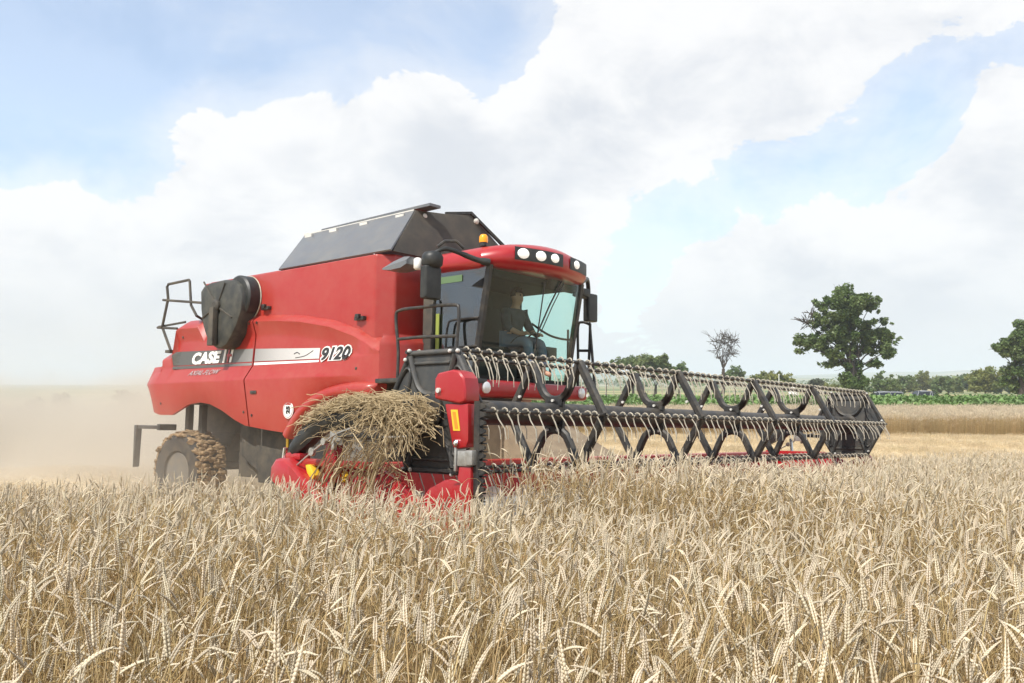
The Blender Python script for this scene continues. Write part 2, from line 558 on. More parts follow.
FWD = Vector((0.75701167, -0.65305898, 0.02114928))
LFT = Vector((0.65325179, 0.7557493, -0.04588135))
UPV = FWD.cross(LFT).normalized()
ORG = Vector((2.29132048, 10.36373912, -0.52634461))
VM = Matrix(((FWD.x, LFT.x, UPV.x, ORG.x), (FWD.y, LFT.y, UPV.y, ORG.y), (FWD.z, LFT.z, UPV.z, ORG.z), (0, 0, 0, 1)))
combine = empty('combine_harvester')
combine.matrix_world = VM
tag(combine, 'large red combine harvester with a wide black reel header cutting the wheat', 'combine harvester')


def l2w(a, b, c):
    return ORG + FWD * a + LFT * b + UPV * c


def w2l(x, y):
    """ground-plane local coordinates (vectorised)"""
    qx, qy = np.asarray(x) - ORG.x, np.asarray(y) - ORG.y
    fl = np.hypot(FWD.x, FWD.y); ll = np.hypot(LFT.x, LFT.y)
    return (qx * FWD.x + qy * FWD.y) / fl, (qx * LFT.x + qy * LFT.y) / ll



# ================================================================== combine body
NB = -1.6     # near side plane


def text_mesh(name, body, size, a0, b, c0, material, parent, shear=.25, bold=.012, width=None, depth=.004, rot=0.0, height=None, follow=False):
    cu = bpy.data.curves.new(name, 'FONT')
    cu.body = body; cu.size = size; cu.shear = shear; cu.offset = bold; cu.extrude = depth; cu.resolution_u = 3
    ob = bpy.data.objects.new(name, cu)
    me = bpy.data.meshes.new_from_object(ob)
    bpy.data.objects.remove(ob)
    bpy.data.curves.remove(cu)
    co = np.array([v.co[:] for v in me.vertices])
    co[:, 0] -= co[:, 0].min(); co[:, 1] -= co[:, 1].min()
    if width:
        co[:, 0] *= width / co[:, 0].max()
    if height:
        co[:, 1] *= height / co[:, 1].max()
    if rot:
        cc = co[:, :2].mean(0) * 0 + co[:, :2].max(0) / 2
        q = co[:, :2] - cc
        co[:, 0] = q[:, 0] * math.cos(rot) - q[:, 1] * math.sin(rot)
        co[:, 1] = q[:, 0] * math.sin(rot) + q[:, 1] * math.cos(rot)
    out = np.stack([a0 + co[:, 0], b - co[:, 2], c0 + co[:, 1]], 1)
    if follow:
        for r_ in out:
            r_[1] += panel_b(r_[0], r_[2]) - NB
    me.vertices.foreach_set('co', out.ravel())
    me.materials.clear()
    me.materials.append(M[material])
    me.name = name
    o = bpy.data.objects.new(name, me)
    col.objects.link(o); o.parent = parent
    return o


CT = [(-4.05, 2.56), (-4.19, 2.63), (-4.58, 2.82), (-5.15, 2.99), (-5.87, 3.11), (-6.5, 3.165), (-7.1, 3.19), (-7.58, 3.20), (-7.66, 3.18), (-7.9, 2.75),
      (-8.2, 2.66), (-8.45, 2.68), (-8.62, 2.78), (-8.78, 3.10), (-8.86, 3.20), (-9.3, 3.215), (-9.46, 3.18), (-9.56, 2.72), (-9.60, 2.69), (-9.88, 2.67), (-9.92, 2.33),
      (-10.2, 2.30), (-10.36, 2.12), (-10.42, 2.06)]
CB = [(-4.05, 1.97), (-4.4, 1.985), (-4.87, 1.94), (-5.2, 1.85), (-5.55, 1.70), (-5.8, 1.50), (-5.95, 1.28), (-6.6, 1.33), (-7.2, 1.39), (-7.5, 1.475), (-7.9, 1.63),
      (-8.26, 1.73), (-8.6, 1.765), (-8.95, 1.73), (-9.25, 1.63), (-9.48, 1.55), (-9.9, 1.55), (-10.2, 1.60), (-10.42, 1.86)]


CTV = [p for p in CT if not -8.85 < p[0] < -7.6]


def pbase(a, c, t, b0):
    """pressed side-panel section: shoulder facing up, hollow band, ledge at the crease, tucked-under skirt"""
    bul = min(1.0, max(0.0, (-4.15 - a) / 1.1))
    t = interp(a, CTV)
    k = min(1.0, max(0.0, (t - 2.62) / .45))
    hol = .055 * k
    pts = [(min(b0, 2.0), -1.60 - .02 * (1 - bul)), (2.085, -1.60 - .125 * bul), (2.115, -1.60 - .12 * bul), (2.34, -1.60 + .028 * bul * k), (2.38, -1.60 + .03 * bul * k)]
    u = max(t - .42, 2.40)
    pts += [(u, -1.60 + hol), (max(t - .36, u + .01), -1.60 + hol), (max(t - .17, u + .02), -1.615), (max(t - .14, u + .03), -1.60), (max(t - .02, u + .04), -1.44), (max(t, u + .05), -1.36)]
    return float(np.interp(c, [p[0] for p in pts], [p[1] for p in pts]))


def panel_b(a, c):
    return pbase(a, c, interp(a, CT), interp(a, CB))


def side_panel(a_hi, a_lo, n):
    As = sorted(set([round(a_lo + (a_hi - a_lo) * i / n, 3) for i in range(n + 1)] + [p[0] for p in CT + CB if a_lo < p[0] < a_hi]))
    outer, inner = [], []
    for a in As:
        t, b0 = interp(a, CT), interp(a, CB)
        bul = min(1.0, max(0.0, (-4.25 - a) / .9))
        rear = max(0, (-9.9 - a) / .52)
        tv = interp(a, CTV)
        cs = [b0, b0 + .04, 2.085, 2.115, 2.34, 2.38, tv - .42, tv - .36, tv - .17, tv - .14, tv - .02, tv]
        for i in range(1, len(cs)):
            cs[i] = max(cs[i], b0 + .008 * i, cs[i - 1] + .004)
        for i in range(len(cs) - 2, -1, -1):
            cs[i] = min(cs[i], t - .006 * (len(cs) - 1 - i))
        bs = [pbase(a, c_, t, b0) for c_ in cs]
        outer.append([(a, bb + .12 * rear ** 2, cc) for bb, cc in zip(bs, cs)])
        inner.append([(a, min(bb + .05, -1.30) + .22 * rear ** 2, cc) for bb, cc in zip(bs, cs)])
    m = MB()
    m.grid(outer)
    m.grid([r[::-1] for r in inner])
    h, w = len(As), len(outer[0])
    k = h * w
    rim = []
    for i in range(h - 1):
        rim.append((i * w, (i + 1) * w, k + (i + 1) * w + w - 1, k + i * w + w - 1))
        rim.append((i * w + w - 1, k + i * w, k + (i + 1) * w, (i + 1) * w + w - 1))
    for j in range(w - 1):
        rim.append((j, j + 1, k + w - 2 - j, k + w - 1 - j))
        q = (h - 1) * w
        rim.append((q + j, k + q + w - 1 - j, k + q + w - 2 - j, q + j + 1))
    m.f += rim; m.m += [0] * len(rim)
    return m


pf = side_panel(-4.05, -7.075, 26).build('side_panel', 'red', combine, smooth=38)
pr = side_panel(-7.105, -10.42, 26).build('side_panel', 'red', combine, smooth=38)
for p in (pf, pr):
    q = p.copy(); col.objects.link(q); q.parent = combine; q.scale = (1, -1, 1)

# wheel-arch lip
arch = smooth_path([(-5.97, 0, 1.26), (-5.80, 0, 1.46), (-5.58, 0, 1.64), (-5.25, 0, 1.80), (-4.9, 0, 1.885), (-4.5, 0, 1.92), (-4.2, 0, 1.915), (-4.06, 0, 1.90)], 4)
m = MB()
rows = []
for i, p in enumerate(arch):
    s = min(1, (len(arch) - 1 - i) / 5 + .35)
    row = []
    for b, d in ((-1.45, .10), (-1.60, .10), (-1.70, .075 * s), (-1.745, .02), (-1.745, -.05 * s), (-1.71, -.09 * s), (-1.45, -.09 * s)):
        nx, nz = (-.75, .65) if i < 10 else (-.25, .95)
        t = Vector((arch[min(i + 1, len(arch) - 1)] - arch[max(i - 1, 0)])).normalized()
        nx, nz = -t.z, t.x
        row.append((p.x + nx * d, b if s > .99 else max(b, -1.6 - .145 * s), p.z + nz * d))
    rows.append(row)
m.grid(rows)
n_ = len(rows[0])
for rr in (0, (len(rows) - 1) * n_):
    m.f.append(tuple(rr + k for k in range(n_))); m.m.append(0)
lip = m.build('wheel_arch_lip', 'red', combine, smooth=50)
q = lip.copy(); col.objects.link(q); q.parent = combine; q.scale = (1, -1, 1)

# decals on the near side
m = MB()
def stripe(name, a0, a1, t0, t1, b0, b1, material, parent, off=.004):
    m = MB(); n = 12; rows = []
    for i in range(n + 1):
        u = i / n; a = a0 + (a1 - a0) * u
        cs_ = [b0 + (b1 - b0) * u + (t0 - b0 + (t1 - t0 - b1 + b0) * u) * j / 4 for j in range(5)]
        rows.append([(a, panel_b(a, c_) - .002 - off, c_) for c_ in cs_])
    m.grid(rows)
    m.grid([[(p[0], p[1] + .003, p[2]) for p in r[::-1]] for r in rows])
    return m.build(name, material, parent, smooth=0)


def fade_mat():
    m = bpy.data.materials.new('decal_fade'); m.use_nodes = True
    nt = m.node_tree; N, L = nt.nodes.new, nt.links.new
    p = nt.nodes['Principled BSDF']; p.inputs['Roughness'].default_value = .4
    t = N('ShaderNodeTexCoord'); s = N('ShaderNodeSeparateXYZ'); L(t.outputs['Object'], s.inputs[0])
    r = N('ShaderNodeValToRGB')
    mr = N('ShaderNodeMapRange'); mr.inputs[1].default_value = -9.6; mr.inputs[2].default_value = -5.4; L(s.outputs[0], mr.inputs[0])
    L(mr.outputs[0], r.inputs[0])
    e = r.color_ramp.elements
    e[0].position = 0; e[0].color = (.085, .085, .078, 1); e[1].position = 1; e[1].color = (.60, .59, .57, 1)
    x = r.color_ramp.elements.new(.45); x.color = (.09, .09, .083, 1)
    x = r.color_ramp.elements.new(.75); x.color = (.44, .43, .42, 1)
    L(r.outputs[0], p.inputs['Base Color'])
    return m


M['fade'] = fade_mat()
stripe('stripe_decal', -9.55, -7.12, 2.655, 2.60, 2.41, 2.395, 'fade', pr)
stripe('stripe_decal', -9.55, -7.12, 2.395, 2.375, 2.345, 2.335, 'fade', pr)
stripe('stripe_decal', -7.06, -5.40, 2.595, 2.53, 2.395, 2.375, 'fade', pf)
stripe('stripe_decal', -7.06, -5.40, 2.375, 2.355, 2.335, 2.325, 'white', pf)
TB = NB - .014
text_mesh('lettering', 'CASE', .33, -8.93, TB, 2.405, 'white', pr, .22, .016, width=.90, height=.205, follow=True)
text_mesh('lettering', 'I', .33, -7.97, TB, 2.405, 'white', pr, .22, .022, width=.10, height=.235, follow=True)
text_mesh('lettering', 'I', .33, -7.845, TB, 2.405, 'red', pr, .22, .012, width=.075, height=.235, follow=True)
text_mesh('lettering', 'I', .33, -7.765, TB, 2.405, 'white', pr, .22, .022, width=.10, height=.235, follow=True)
m = MB(); m.box(-7.83, -7.70, TB + .020, TB + .030, 2.50, 2.54); m.build('lettering', 'red', pr, smooth=0)
text_mesh('lettering', 'AXIAL-FLOW', .14, -8.90, NB - .008, 2.215, 'greytext', pr, .2, .0, width=.93, height=.085, follow=True)
text_mesh('lettering', '9120', .32, -5.365, NB - .010, 2.315, 'white', pf, .25, .034, width=.72, height=.235, follow=True)
text_mesh('lettering', '9120', .32, -5.335, NB - .017, 2.335, 'ink', pf, .25, .010, width=.665, height=.195, follow=True)
# thin swoosh on the silver band
m = MB(); m.tube([(q.x, panel_b(q.x, q.z) - .008, q.z) for q in smooth_path([(-5.98, TB, 2.41), (-5.75, TB, 2.43), (-5.56, TB, 2.50)], 4)], .005, 5); m.build('swoosh_decal', 'ink', pf)
m = MB(); m.tube([(q.x, panel_b(q.x, q.z) - .008, q.z) for q in smooth_path([(-6.02, TB, 2.47), (-5.95, TB, 2.49), (-5.88, TB, 2.46)], 3)], .006, 5); m.build('swoosh_decal', 'ink', pf)
# round speed sticker
bs = panel_b(-5.985, 1.632) - .006
m = MB(); m.lathe([(.128, .0), (.128, -.005)], (-5.985, bs, 1.632), 1, 28); m.build('speed_sticker', 'white', pf, smooth=0)
m = MB()
for k in range(28):
    pass
m.tube([(-5.985 + .108 * math.cos(t), bs - .006, 1.632 + .108 * math.sin(t)) for t in np.linspace(0, 2 * math.pi, 29)], .006, 4, cap=False)
m.build('sticker_ring', 'greytext', pf)
text_mesh('lettering', '25', .12, -5.985, bs - .008, 1.632, 'ink', pf, 0, .006, width=.115, height=.095, rot=R(90))

# inner body behind the panels, chassis and under-body
m = MB(); m.box(-9.35, -4.2, -1.40, 1.40, 1.80, 3.0); m.box(-10.1, -9.35, -1.3, 1.3, 1.75, 2.2)
m.build('body_core', 'chassis', combine, bevel=.02)
m = MB()
m.box(-8.0, -5.5, -1.18, 1.18, .55, 1.795)
m.prism([(-5.75, .5), (-7.15, .5), (-7.3, 1.42), (-5.65, 1.42)], 1, -1.36, -1.30)
m.prism([(-7.16, .62), (-7.75, .9), (-7.75, 1.5), (-7.29, 1.5)], 1, -1.30, -1.24)
m.box(-5.75, -5.35, -1.30, -1.0, .75, 1.5)
m.box(-6.1, -6.0, -1.42, -1.36, .8, 1.25)
chassis = m.build('chassis', 'chassis', combine, bevel=.015)
m = MB(); m.box(-6.42, -6.37, -1.375, -1.362, 1.07, 1.22); m.build('warning_label', 'yellow', chassis, smooth=0)
m = MB(); m.tube([(-9.26, -1.1, .70), (-9.26, 1.1, .70)], .11, 10); m.box(-9.38, -9.14, -.9, .9, .75, 1.05)
m.build('rear_axle', 'chassis', combine, bevel=.01)
m = MB(); m.tube([(-4.75, -1.0, .95), (-4.75, 1.0, .95)], .2, 12); m.build('front_axle', 'chassis', combine)
# hangers and chopper at the back
for a in (-9.1, -9.55):
    m = MB(); m.box(a - .06, a + .06, -1.28, -1.18, 1.02, 1.74); m.box(a - .10, a + .10, -1.30, -1.16, 1.02, 1.10)
    m.build('hanger', 'chassis', combine, bevel=.01)
m = MB(); m.box(-10.0, -8.6, -.7, .7, 1.25, 1.75); m.prism([(-10.3, .85), (-9.7, 1.25), (-8.9, 1.25), (-9.2, .85)], 1, -.7, .7)
m.build('straw_chopper', 'chassis', combine, bevel=.02)
# towing / lamp bracket sticking out at the back
m = MB()
m.box(-10.75, -9.85, -1.62, -1.55, 1.30, 1.365)
m.prism([(-10.75, 1.365), (-10.66, 1.365), (-10.69, .62), (-10.73, .60)], 1, -1.64, -1.53)
m.box(-9.95, -9.85, -1.62, -1.3, 1.28, 1.39)
m.build('rear_bracket', 'black', combine, bevel=.01)

# grain tank
m = MB()
prof = [(-8.78, -1.50), (-4.30, -1.50), (-4.10, -1.30), (-4.10, 1.30), (-4.30, 1.50), (-8.78, 1.50)]
m.prism(prof, 2, 2.2, 3.80)
tank = m.build('grain_tank', 'red', combine, bevel=.035, seg=3)
m = MB()
for a0, a1 in ((-8.72, -6.72),):
    m.box(a0, a1, -1.42, 1.42, 3.79, 3.83)
m.build('tank_deck', 'red', tank, bevel=.015)
for a, c in ((-6.86, 3.235), (-4.56, 2.915)):
    m = MB(); m.box(a - .10, a + .10, -1.56, -1.48, c - .035, c + .02); m.box(a - .04, a + .04, -1.60, -1.55, c - .01, c + .05)
    m.build('latch', 'black', tank, bevel=.008)
# lower front corner panel beside the ladder
m = MB()
rows = []
for c in (2.02, 2.06, 2.3, 2.5, 2.56, 2.62, 2.66):
    out = .0 if c > 2.58 else .055
    rows.append([(-4.045, -1.55 - out, c), (-3.98 + out, -1.50, c), (-3.86 + out, -1.25, c), (-3.84 + out, -.75, c), (-3.95, -.70, c), (-4.2, -1.2, c)])
m.grid([r + [r[0]] for r in rows])
n_ = 7
m.f.append(tuple(range(6))); m.m.append(0)
m.f.append(tuple(range(6 * n_, 6 * n_ + 6))); m.m.append(0)
m.build('corner_panel', 'red', combine, smooth=40)

# folded-up grain tank covers
def slab(quad, th):
    q = [Vector(p) for p in quad]
    n = (q[1] - q[0]).cross(q[2] - q[0]).normalized() * th
    m = MB(); k = len(q)
    m.add([*q, *[p + n for p in q]], [tuple(range(k)), tuple(range(2 * k - 1, k - 1, -1))] + [(i, (i + 1) % k, k + (i + 1) % k, k + i) for i in range(k)])
    return m


cov = slab([(-6.66, -1.45, 3.815), (-4.03, -1.45, 3.815), (-4.38, -.70, 4.56), (-7.05, -.70, 4.54)], .03).build('tank_cover', 'grey_cover', combine, bevel=.006)
m = MB()
for u in (.33, .66):
    pass
m.tube([(-7.07, -.70, 4.565), (-4.40, -.70, 4.585)], .028, 4)
for a in (-6.85, -6.2, -5.45, -4.62):
    m.box(a - .09, a + .09, -.80, -.72, 4.47, 4.535)
m.build('cover_rail', 'rail', cov)
m = MB(); m.prism([(-6.6, 4.575), (-4.06, 4.60), (-4.06, 4.64), (-6.6, 4.60)], 1, -.72, -.50); m.build('cover_lip', 'grey_cover', cov)
slab([(-4.06, 1.45, 3.815), (-6.66, 1.45, 3.815), (-7.0, .35, 4.70), (-4.26, .32, 4.72)], .03).build('tank_cover', 'grey_cover', combine, bevel=.006)
gp = slab([(-4.07, -1.42, 3.815), (-4.07, 1.42, 3.815), (-4.27, .32, 4.70), (-4.40, .28, 4.70), (-4.42, -.20, 4.60), (-4.37, -.68, 4.55)][:3] + [(-4.34, -.15, 4.62), (-4.37, -.72, 4.57)], .025).build('front_cover', 'dark_cover', combine, bevel=.005)
m = MB(); m.tube([(-4.04, 1.44, 3.83), (-4.12, .95, 4.30), (-4.24, .33, 4.72), (-4.34, -.12, 4.64)], .03, 4); m.build('cover_edge', 'black', gp)
for p in ((-4.33, -.58, 4.50), (-4.22, .42, 4.60), (-4.09, 1.05, 4.12)):
    m = MB(); m.lathe([(.045, 0), (.045, .03), (.02, .05)], p, 0, 10); m.build('hinge_bolt', 'rail', gp)
slab([(-6.68, 1.42, 3.815), (-6.68, -1.42, 3.815), (-7.03, -.68, 4.54), (-6.98, .32, 4.69)], .025).build('rear_cover', 'dark_cover', combine, bevel=.005)

# cooling-air screen with its cover and suction arm
m = MB()
pts = [(-8.394, 3.60), (-8.30, 3.68), (-8.12, 3.72), (-7.73, 3.735), (-7.40, 3.70), (-7.22, 3.60), (-7.12, 3.44), (-7.14, 3.19), (-7.26, 2.96), (-7.40, 2.79), (-7.524, 2.66), (-7.68, 2.61), (-7.85, 2.62),
       (-8.00, 2.68), (-8.10, 2.76), (-8.20, 2.90), (-8.29, 3.06), (-8.36, 3.30)]
cx_, cz_ = -7.75, 3.2
rows = []
for b, s in ((-1.55, 1.0), (-1.74, 1.0), (-1.79, .965), (-1.81, .90), (-1.815, .45), (-1.815, .05)):
    rows.append([(cx_ + (p[0] - cx_) * s, b, cz_ + (p[1] - cz_) * s) for p in pts + pts[:1]])
m.grid(rows)
m.f.append(tuple(range(len(pts)))); m.m.append(0)
scr = m.build('air_screen', 'screen', combine, smooth=35)
m = MB()
for u in (R(100), R(200), R(330)):
    m.box(-.01, .01, 0, 0, 0, 0)
m = MB()
for ang, ln in ((135, .62), (60, .42), (-25, .5), (200, .45)):
    t = R(ang)
    m.tube([(-7.814, -1.818, 3.30), (-7.814 + ln * math.cos(t), -1.818, 3.30 + ln * math.sin(t))], .016, 5)
m.build('screen_rib', 'chassis', scr)
m = MB(); m.lathe([(.10, 0), (.10, -.05), (.06, -.075)], (-7.814, -1.81, 3.31), 1, 18)
m.prism([(-7.905, 2.66), (-7.745, 2.66), (-7.755, 3.28), (-7.88, 3.28)], 1, -1.92, -1.83)
m.build('suction_arm', 'chassis', scr, bevel=.012)
m = MB(); m.lathe([(.33, 0), (.36, -.03), (.36, -.24), (.33, -.27)], (-7.40, -1.46, 3.42), 1, 36)
m.build('screen_drum', 'black_plastic', combine)
m = MB(); m.tube([(-7.40 + .362 * math.cos(t), -1.515, 3.42 + .362 * math.sin(t)) for t in np.linspace(0, 2 * math.pi, 37)], .012, 5, cap=False)
m.build('drum_rim', 'tine', combine)

# rear access rail
m = MB()
b = -1.60
m.tube([(-8.90, -1.42, 3.19), (-8.82, b, 3.24), (-9.02, b, 3.44), (-9.10, b, 3.86), (-9.13, b, 3.89), (-9.84, b, 3.88), (-9.88, b, 3.84), (-9.82, b, 3.62), (-9.98, b, 3.12), (-9.62, b, 2.66)], .024, 6)
m.tube([(-10.0, b, 3.61), (-8.4, b, 3.42)], .022, 6)
m.tube([(-10.15, b, 3.12), (-9.45, b, 3.06)], .022, 6)
m.tube([(-10.12, b, 3.13), (-9.45, b + .15, 3.19)], .02, 6)
m.box(-10.06, -9.94, b - .04, b + .04, 3.10, 3.14)
m.box(-9.74, -9.58, b - .05, b + .25, 2.64, 2.69)
m.build('rear_handrail', 'chassis', combine)

# wheels
def wheel(parent, a, b, c, r, w, rimr, lugs, side, steer=0, lugm='tyre'):
    m = MB()
    h = w / 2
    m.lathe([(rimr, -h * .8), (rimr + .03, -h * .95), (r * .78, -h), (r * .90, -h * .93), (r * .955, -h * .75), (r * .965, 0), (r * .955, h * .75), (r * .90, h * .93), (r * .78, h), (rimr + .03, h * .95), (rimr, h * .8)],
            (0, 0, 0), 1, 48)
    w_ = m.build('wheel', 'tyre', parent, smooth=50)
    w_.location = (a, b, c); w_.rotation_euler = (0, 0, steer)
    lug = MB()
    for k in range(lugs):
        for sgn in (-1, 1):
            t0 = 2 * math.pi * (k + (.5 if sgn > 0 else 0)) / lugs
            vs = []
            for (bb, dt, wd) in ((0.02, 0, .055), (h * .92, .30 * .9, .075)):
                for rr in (r * .95, r * 1.0):
                    for e in (-1, 1):
                        t = t0 + dt * .75 + e * wd / r * (1 if rr < r * .97 else .7)
                        vs.append((math.cos(t) * rr * (1 if bb < h * .5 else .975), sgn * bb, math.sin(t) * rr * (1 if bb < h * .5 else .975)))
            lug.add(vs, [(0, 1, 3, 2), (4, 6, 7, 5), (0, 4, 5, 1), (2, 3, 7, 6), (0, 2, 6, 4), (1, 5, 7, 3)])
    lug.build('tread', lugm, w_, smooth=20)
    m = MB()
    sd_ = -1 if side < 0 else 1
    m.lathe([(rimr, sd_ * h * .84), (rimr * .95, sd_ * h * .86), (rimr * .91, sd_ * h * .78), (rimr * .86, sd_ * h * .22), (rimr * .60, sd_ * h * .12), (rimr * .46, sd_ * h * .20), (rimr * .42, sd_ * h * .48), (rimr * .33, sd_ * h * .60), (.02, sd_ * h * .62)],
            (0, 0, 0), 1, 36)
    m.lathe([(rimr, -sd_ * h * .8), (.1, -sd_ * h * .5), (.02, -sd_ * h * .5)], (0, 0, 0), 1, 24)
    rim = m.build('rim', 'rim', w_, smooth=40)
    for k in range(8):
        t = 2 * math.pi * k / 8
        m = MB(); m.lathe([(.022, 0), (.022, sd_ * .03)], (rimr * .66 * math.cos(t), sd_ * h * .13, rimr * .66 * math.sin(t)), 1, 6)
        m.build('wheel_bolt', 'steel', rim)
    return w_


wheel(combine, -4.78, -1.22, .90, .93, .72, .44, 18, -1)
wheel(combine, -4.78, 1.22, .90, .93, .72, .44, 18, 1)
wr = wheel(combine, -9.28, -1.32, .57, .70, .58, .34, 15, -1, steer=R(4), lugm='mud')
wheel(combine, -9.28, 1.32, .57, .70, .58, .34, 15, 1, steer=R(4), lugm='mud')
# caked mud and straw on the near rear tyre
mud = MB()
rg = random.Random(3)
bmi = bmesh.new(); bmesh.ops.create_icosphere(bmi, subdivisions=2, radius=1.0)
iv = [v.co.copy() for v in bmi.verts]; ifc = [tuple(v.index for v in f.verts) for f in bmi.faces]; bmi.free()
for k in range(330):
    t = rg.uniform(-1.0, 3.3); bb = rg.uniform(-.28, .24); rr = .675 + rg.uniform(0, .035)
    if bb < -.2:
        rr -= .05
    s = rg.uniform(.022, .055)
    er, et = Vector((math.cos(t), 0, math.sin(t))), Vector((-math.sin(t), 0, math.cos(t)))
    ph = [rg.uniform(0, 6.28) for _ in range(4)]
    vs = []
    for v in iv:
        j = 1 + .22 * math.sin(v.x * 4 + ph[0]) + .2 * math.sin(v.y * 5 + ph[1]) + .15 * math.sin(v.z * 7 + ph[2])
        vs.append(er * rr + Vector((0, bb, 0)) + (er * v.x * .55 + Vector((0, 1, 0)) * v.y * 1.5 + et * v.z * .75) * s * j)
    mud.add(vs, ifc)
o = mud.build('mud_cake', 'mud', wr, smooth=60); o['kind'] = 'stuff'

# ------------------------------------------------------------------ cab
def front_a(b, c):
    u = (c - 2.1) / 1.42
    return -2.83 + .22 * u + .20 * (1 - b * b)


m = MB()
m.box(-3.78, -2.85, -1.0, 1.0, 1.98, 2.10)
m.prism([(-1.0, 1.95), (1.0, 1.95), (1.0, 2.10), (-1.0, 2.10)], 0, -3.78, -2.9)
m.box(-3.80, -3.74, -.98, .97, 2.10, 3.53)
cab = m.build('cab', 'interior', combine, bevel=.01)
# pillars
for b in (-1, 1):
    m = MB()
    m.tube([(-2.86, b * .995, 2.08), (-2.76, b, 2.7), (-2.61, b, 3.54)], .055, 6, flat=.8)
    m.build('front_pillar', 'black', cab)
    m = MB(); m.box(-3.82, -3.62 if b < 0 else -3.77, b * 1.0 - .03, b * 1.0 + .03, 2.08, 3.54); m.build('rear_pillar', 'chassis', cab, bevel=.01)
m = MB(); m.box(-3.56, -3.50, -1.035, -1.02, 2.45, 2.95); m.build('hand_strip', 'hivis', cab)
m = MB(); m.tube([(-3.58, -1.06, 2.35), (-3.58, -1.09, 2.5), (-3.58, -1.09, 3.05), (-3.58, -1.06, 3.15)], .016, 6); m.build('grab_handle', 'chassis', cab)
# windshield
rows = [[(front_a(b, c) - .0, b, c) for b in np.linspace(-.97, .97, 17)] for c in np.linspace(2.09, 3.54, 9)]
m = MB(); m.grid(rows); m.build('windshield', 'glass', cab, smooth=180, recalc=False)
for b in (-1.0, 1.0):
    m = MB()
    aw_ = -3.64 if b < 0 else -3.78
    m.add([(aw_, b, 2.10), (-2.86, b, 2.10), (-2.62, b, 3.54), (aw_, b, 3.54)], [(0, 1, 2, 3)])
    m.build('side_window', 'glass_side' if b < 0 else 'glass', cab, smooth=0, recalc=False)
m = MB(); m.box(-3.60, -3.10, -1.012, -1.004, 3.36, 3.45); m.build('window_sticker', mat('green_sticker', (.11, .19, .09), .5), cab, smooth=0)
# head lining, visor and inner far pillar
m = MB(); m.box(-3.74, -2.75, -.96, .96, 3.44, 3.52); m.prism([(-2.74, 3.52), (-2.62, 3.50), (-2.66, 3.42), (-2.74, 3.40)], 1, -.9, .95)
m.build('head_lining', 'interior', cab)
# roof
def roof_ring(inset, c, fr=0.0):
    pts = []
    w = 1.07 - inset
    for k in range(17):
        b = -w + 2 * w * k / 16
        e = abs(b) / w
        a = -2.50 + .25 * (1 - b * b) - inset * 1.1 - max(0, e - .86) * 1.3 + fr
        pts.append((a, b, c - .10 * (b * b) * (1 if c > 3.7 else .1)))
    pts.append((-3.86 + inset, w, c - (.10 if c > 3.7 else 0)))
    pts.append((-3.86 + inset, -w, c - (.10 if c > 3.7 else 0)))
    return pts


m = MB()
rings = [roof_ring(.10, 3.50, -.05), roof_ring(.03, 3.535), roof_ring(.0, 3.60, .02), roof_ring(.0, 3.76, .02), roof_ring(.03, 3.83), roof_ring(.12, 3.885), roof_ring(.4, 3.91)]
m.grid([r + [r[0]] for r in rings])
n_ = len(rings[0])
m.f.append(tuple(range(n_))); m.m.append(0)
k = (len(rings) - 1) * (n_ + 1)
m.f.append(tuple(range(k, k + n_))); m.m.append(0)
roof = m.build('roof', 'red_header', cab, smooth=40)


def roof_front(b):
    w = 1.07; e = abs(b) / w
    return -2.50 + .25 * (1 - b * b) - max(0, e - .86) * 1.3 + .02


for b0, b1 in ((-.78, .06), (.24, .84)):
    m = MB(); rows = []
    for b in np.linspace(b0, b1, 12):
        a = roof_front(b) + .006
        rows.append([(a, b, 3.61), (a + .004, b, 3.63), (a + .004, b, 3.765), (a, b, 3.785)])
    m.grid(rows); m.build('lamp_bezel', 'black_plastic', roof, smooth=60)
for b, c, r_ in ((-.66, 3.70, .078), (-.38, 3.70, .076), (-.12, 3.705, .068), (.42, 3.70, .066), (.70, 3.695, .066)):
    nrm = Vector((1, .5 * b, 0)).normalized()
    ctr = Vector((roof_front(b) + .012, b, c))
    tx = nrm.cross(Vector((0, 0, 1))).normalized()
    m = MB(); vs = []
    for rr, d in ((1.0, -.02), (1.0, .010), (.8, .022), (.4, .030), (.02, .033)):
        for k in range(20):
            t = 2 * math.pi * k / 20
            vs.append(ctr + tx * (math.cos(t) * r_ * rr * 1.12) + Vector((0, 0, math.sin(t) * r_ * rr * .88)) + nrm * d)
    m.add(vs, [(i * 20 + k, i * 20 + (k + 1) % 20, (i + 1) * 20 + (k + 1) % 20, (i + 1) * 20 + k) for i in range(4) for k in range(20)])
    m.build('work_light', 'lens', roof, smooth=80)
text_mesh('roof_badge', 'CASE', .07, 0, 0, 0, 'rail', roof, .2, .002, width=.13, height=.04)
bd = roof.children[-1]
for v in bd.data.vertices:
    x, y, z = v.co
    v.co = (roof_front(.13) + .012 - y, .09 + x, 3.70 + z)
# beacon
m = MB(); m.lathe([(.05, 0), (.05, .05), (.03, .07)], (-2.86, -.86, 3.83), 2, 14); bc = m.build('beacon', 'black_plastic', combine)
m = MB(); m.lathe([(.056, .05), (.06, .08), (.056, .13), (.04, .155), (.015, .163)], (-2.86, -.86, 3.83), 2, 16); m.build('beacon_lens', 'orange', bc, smooth=60)
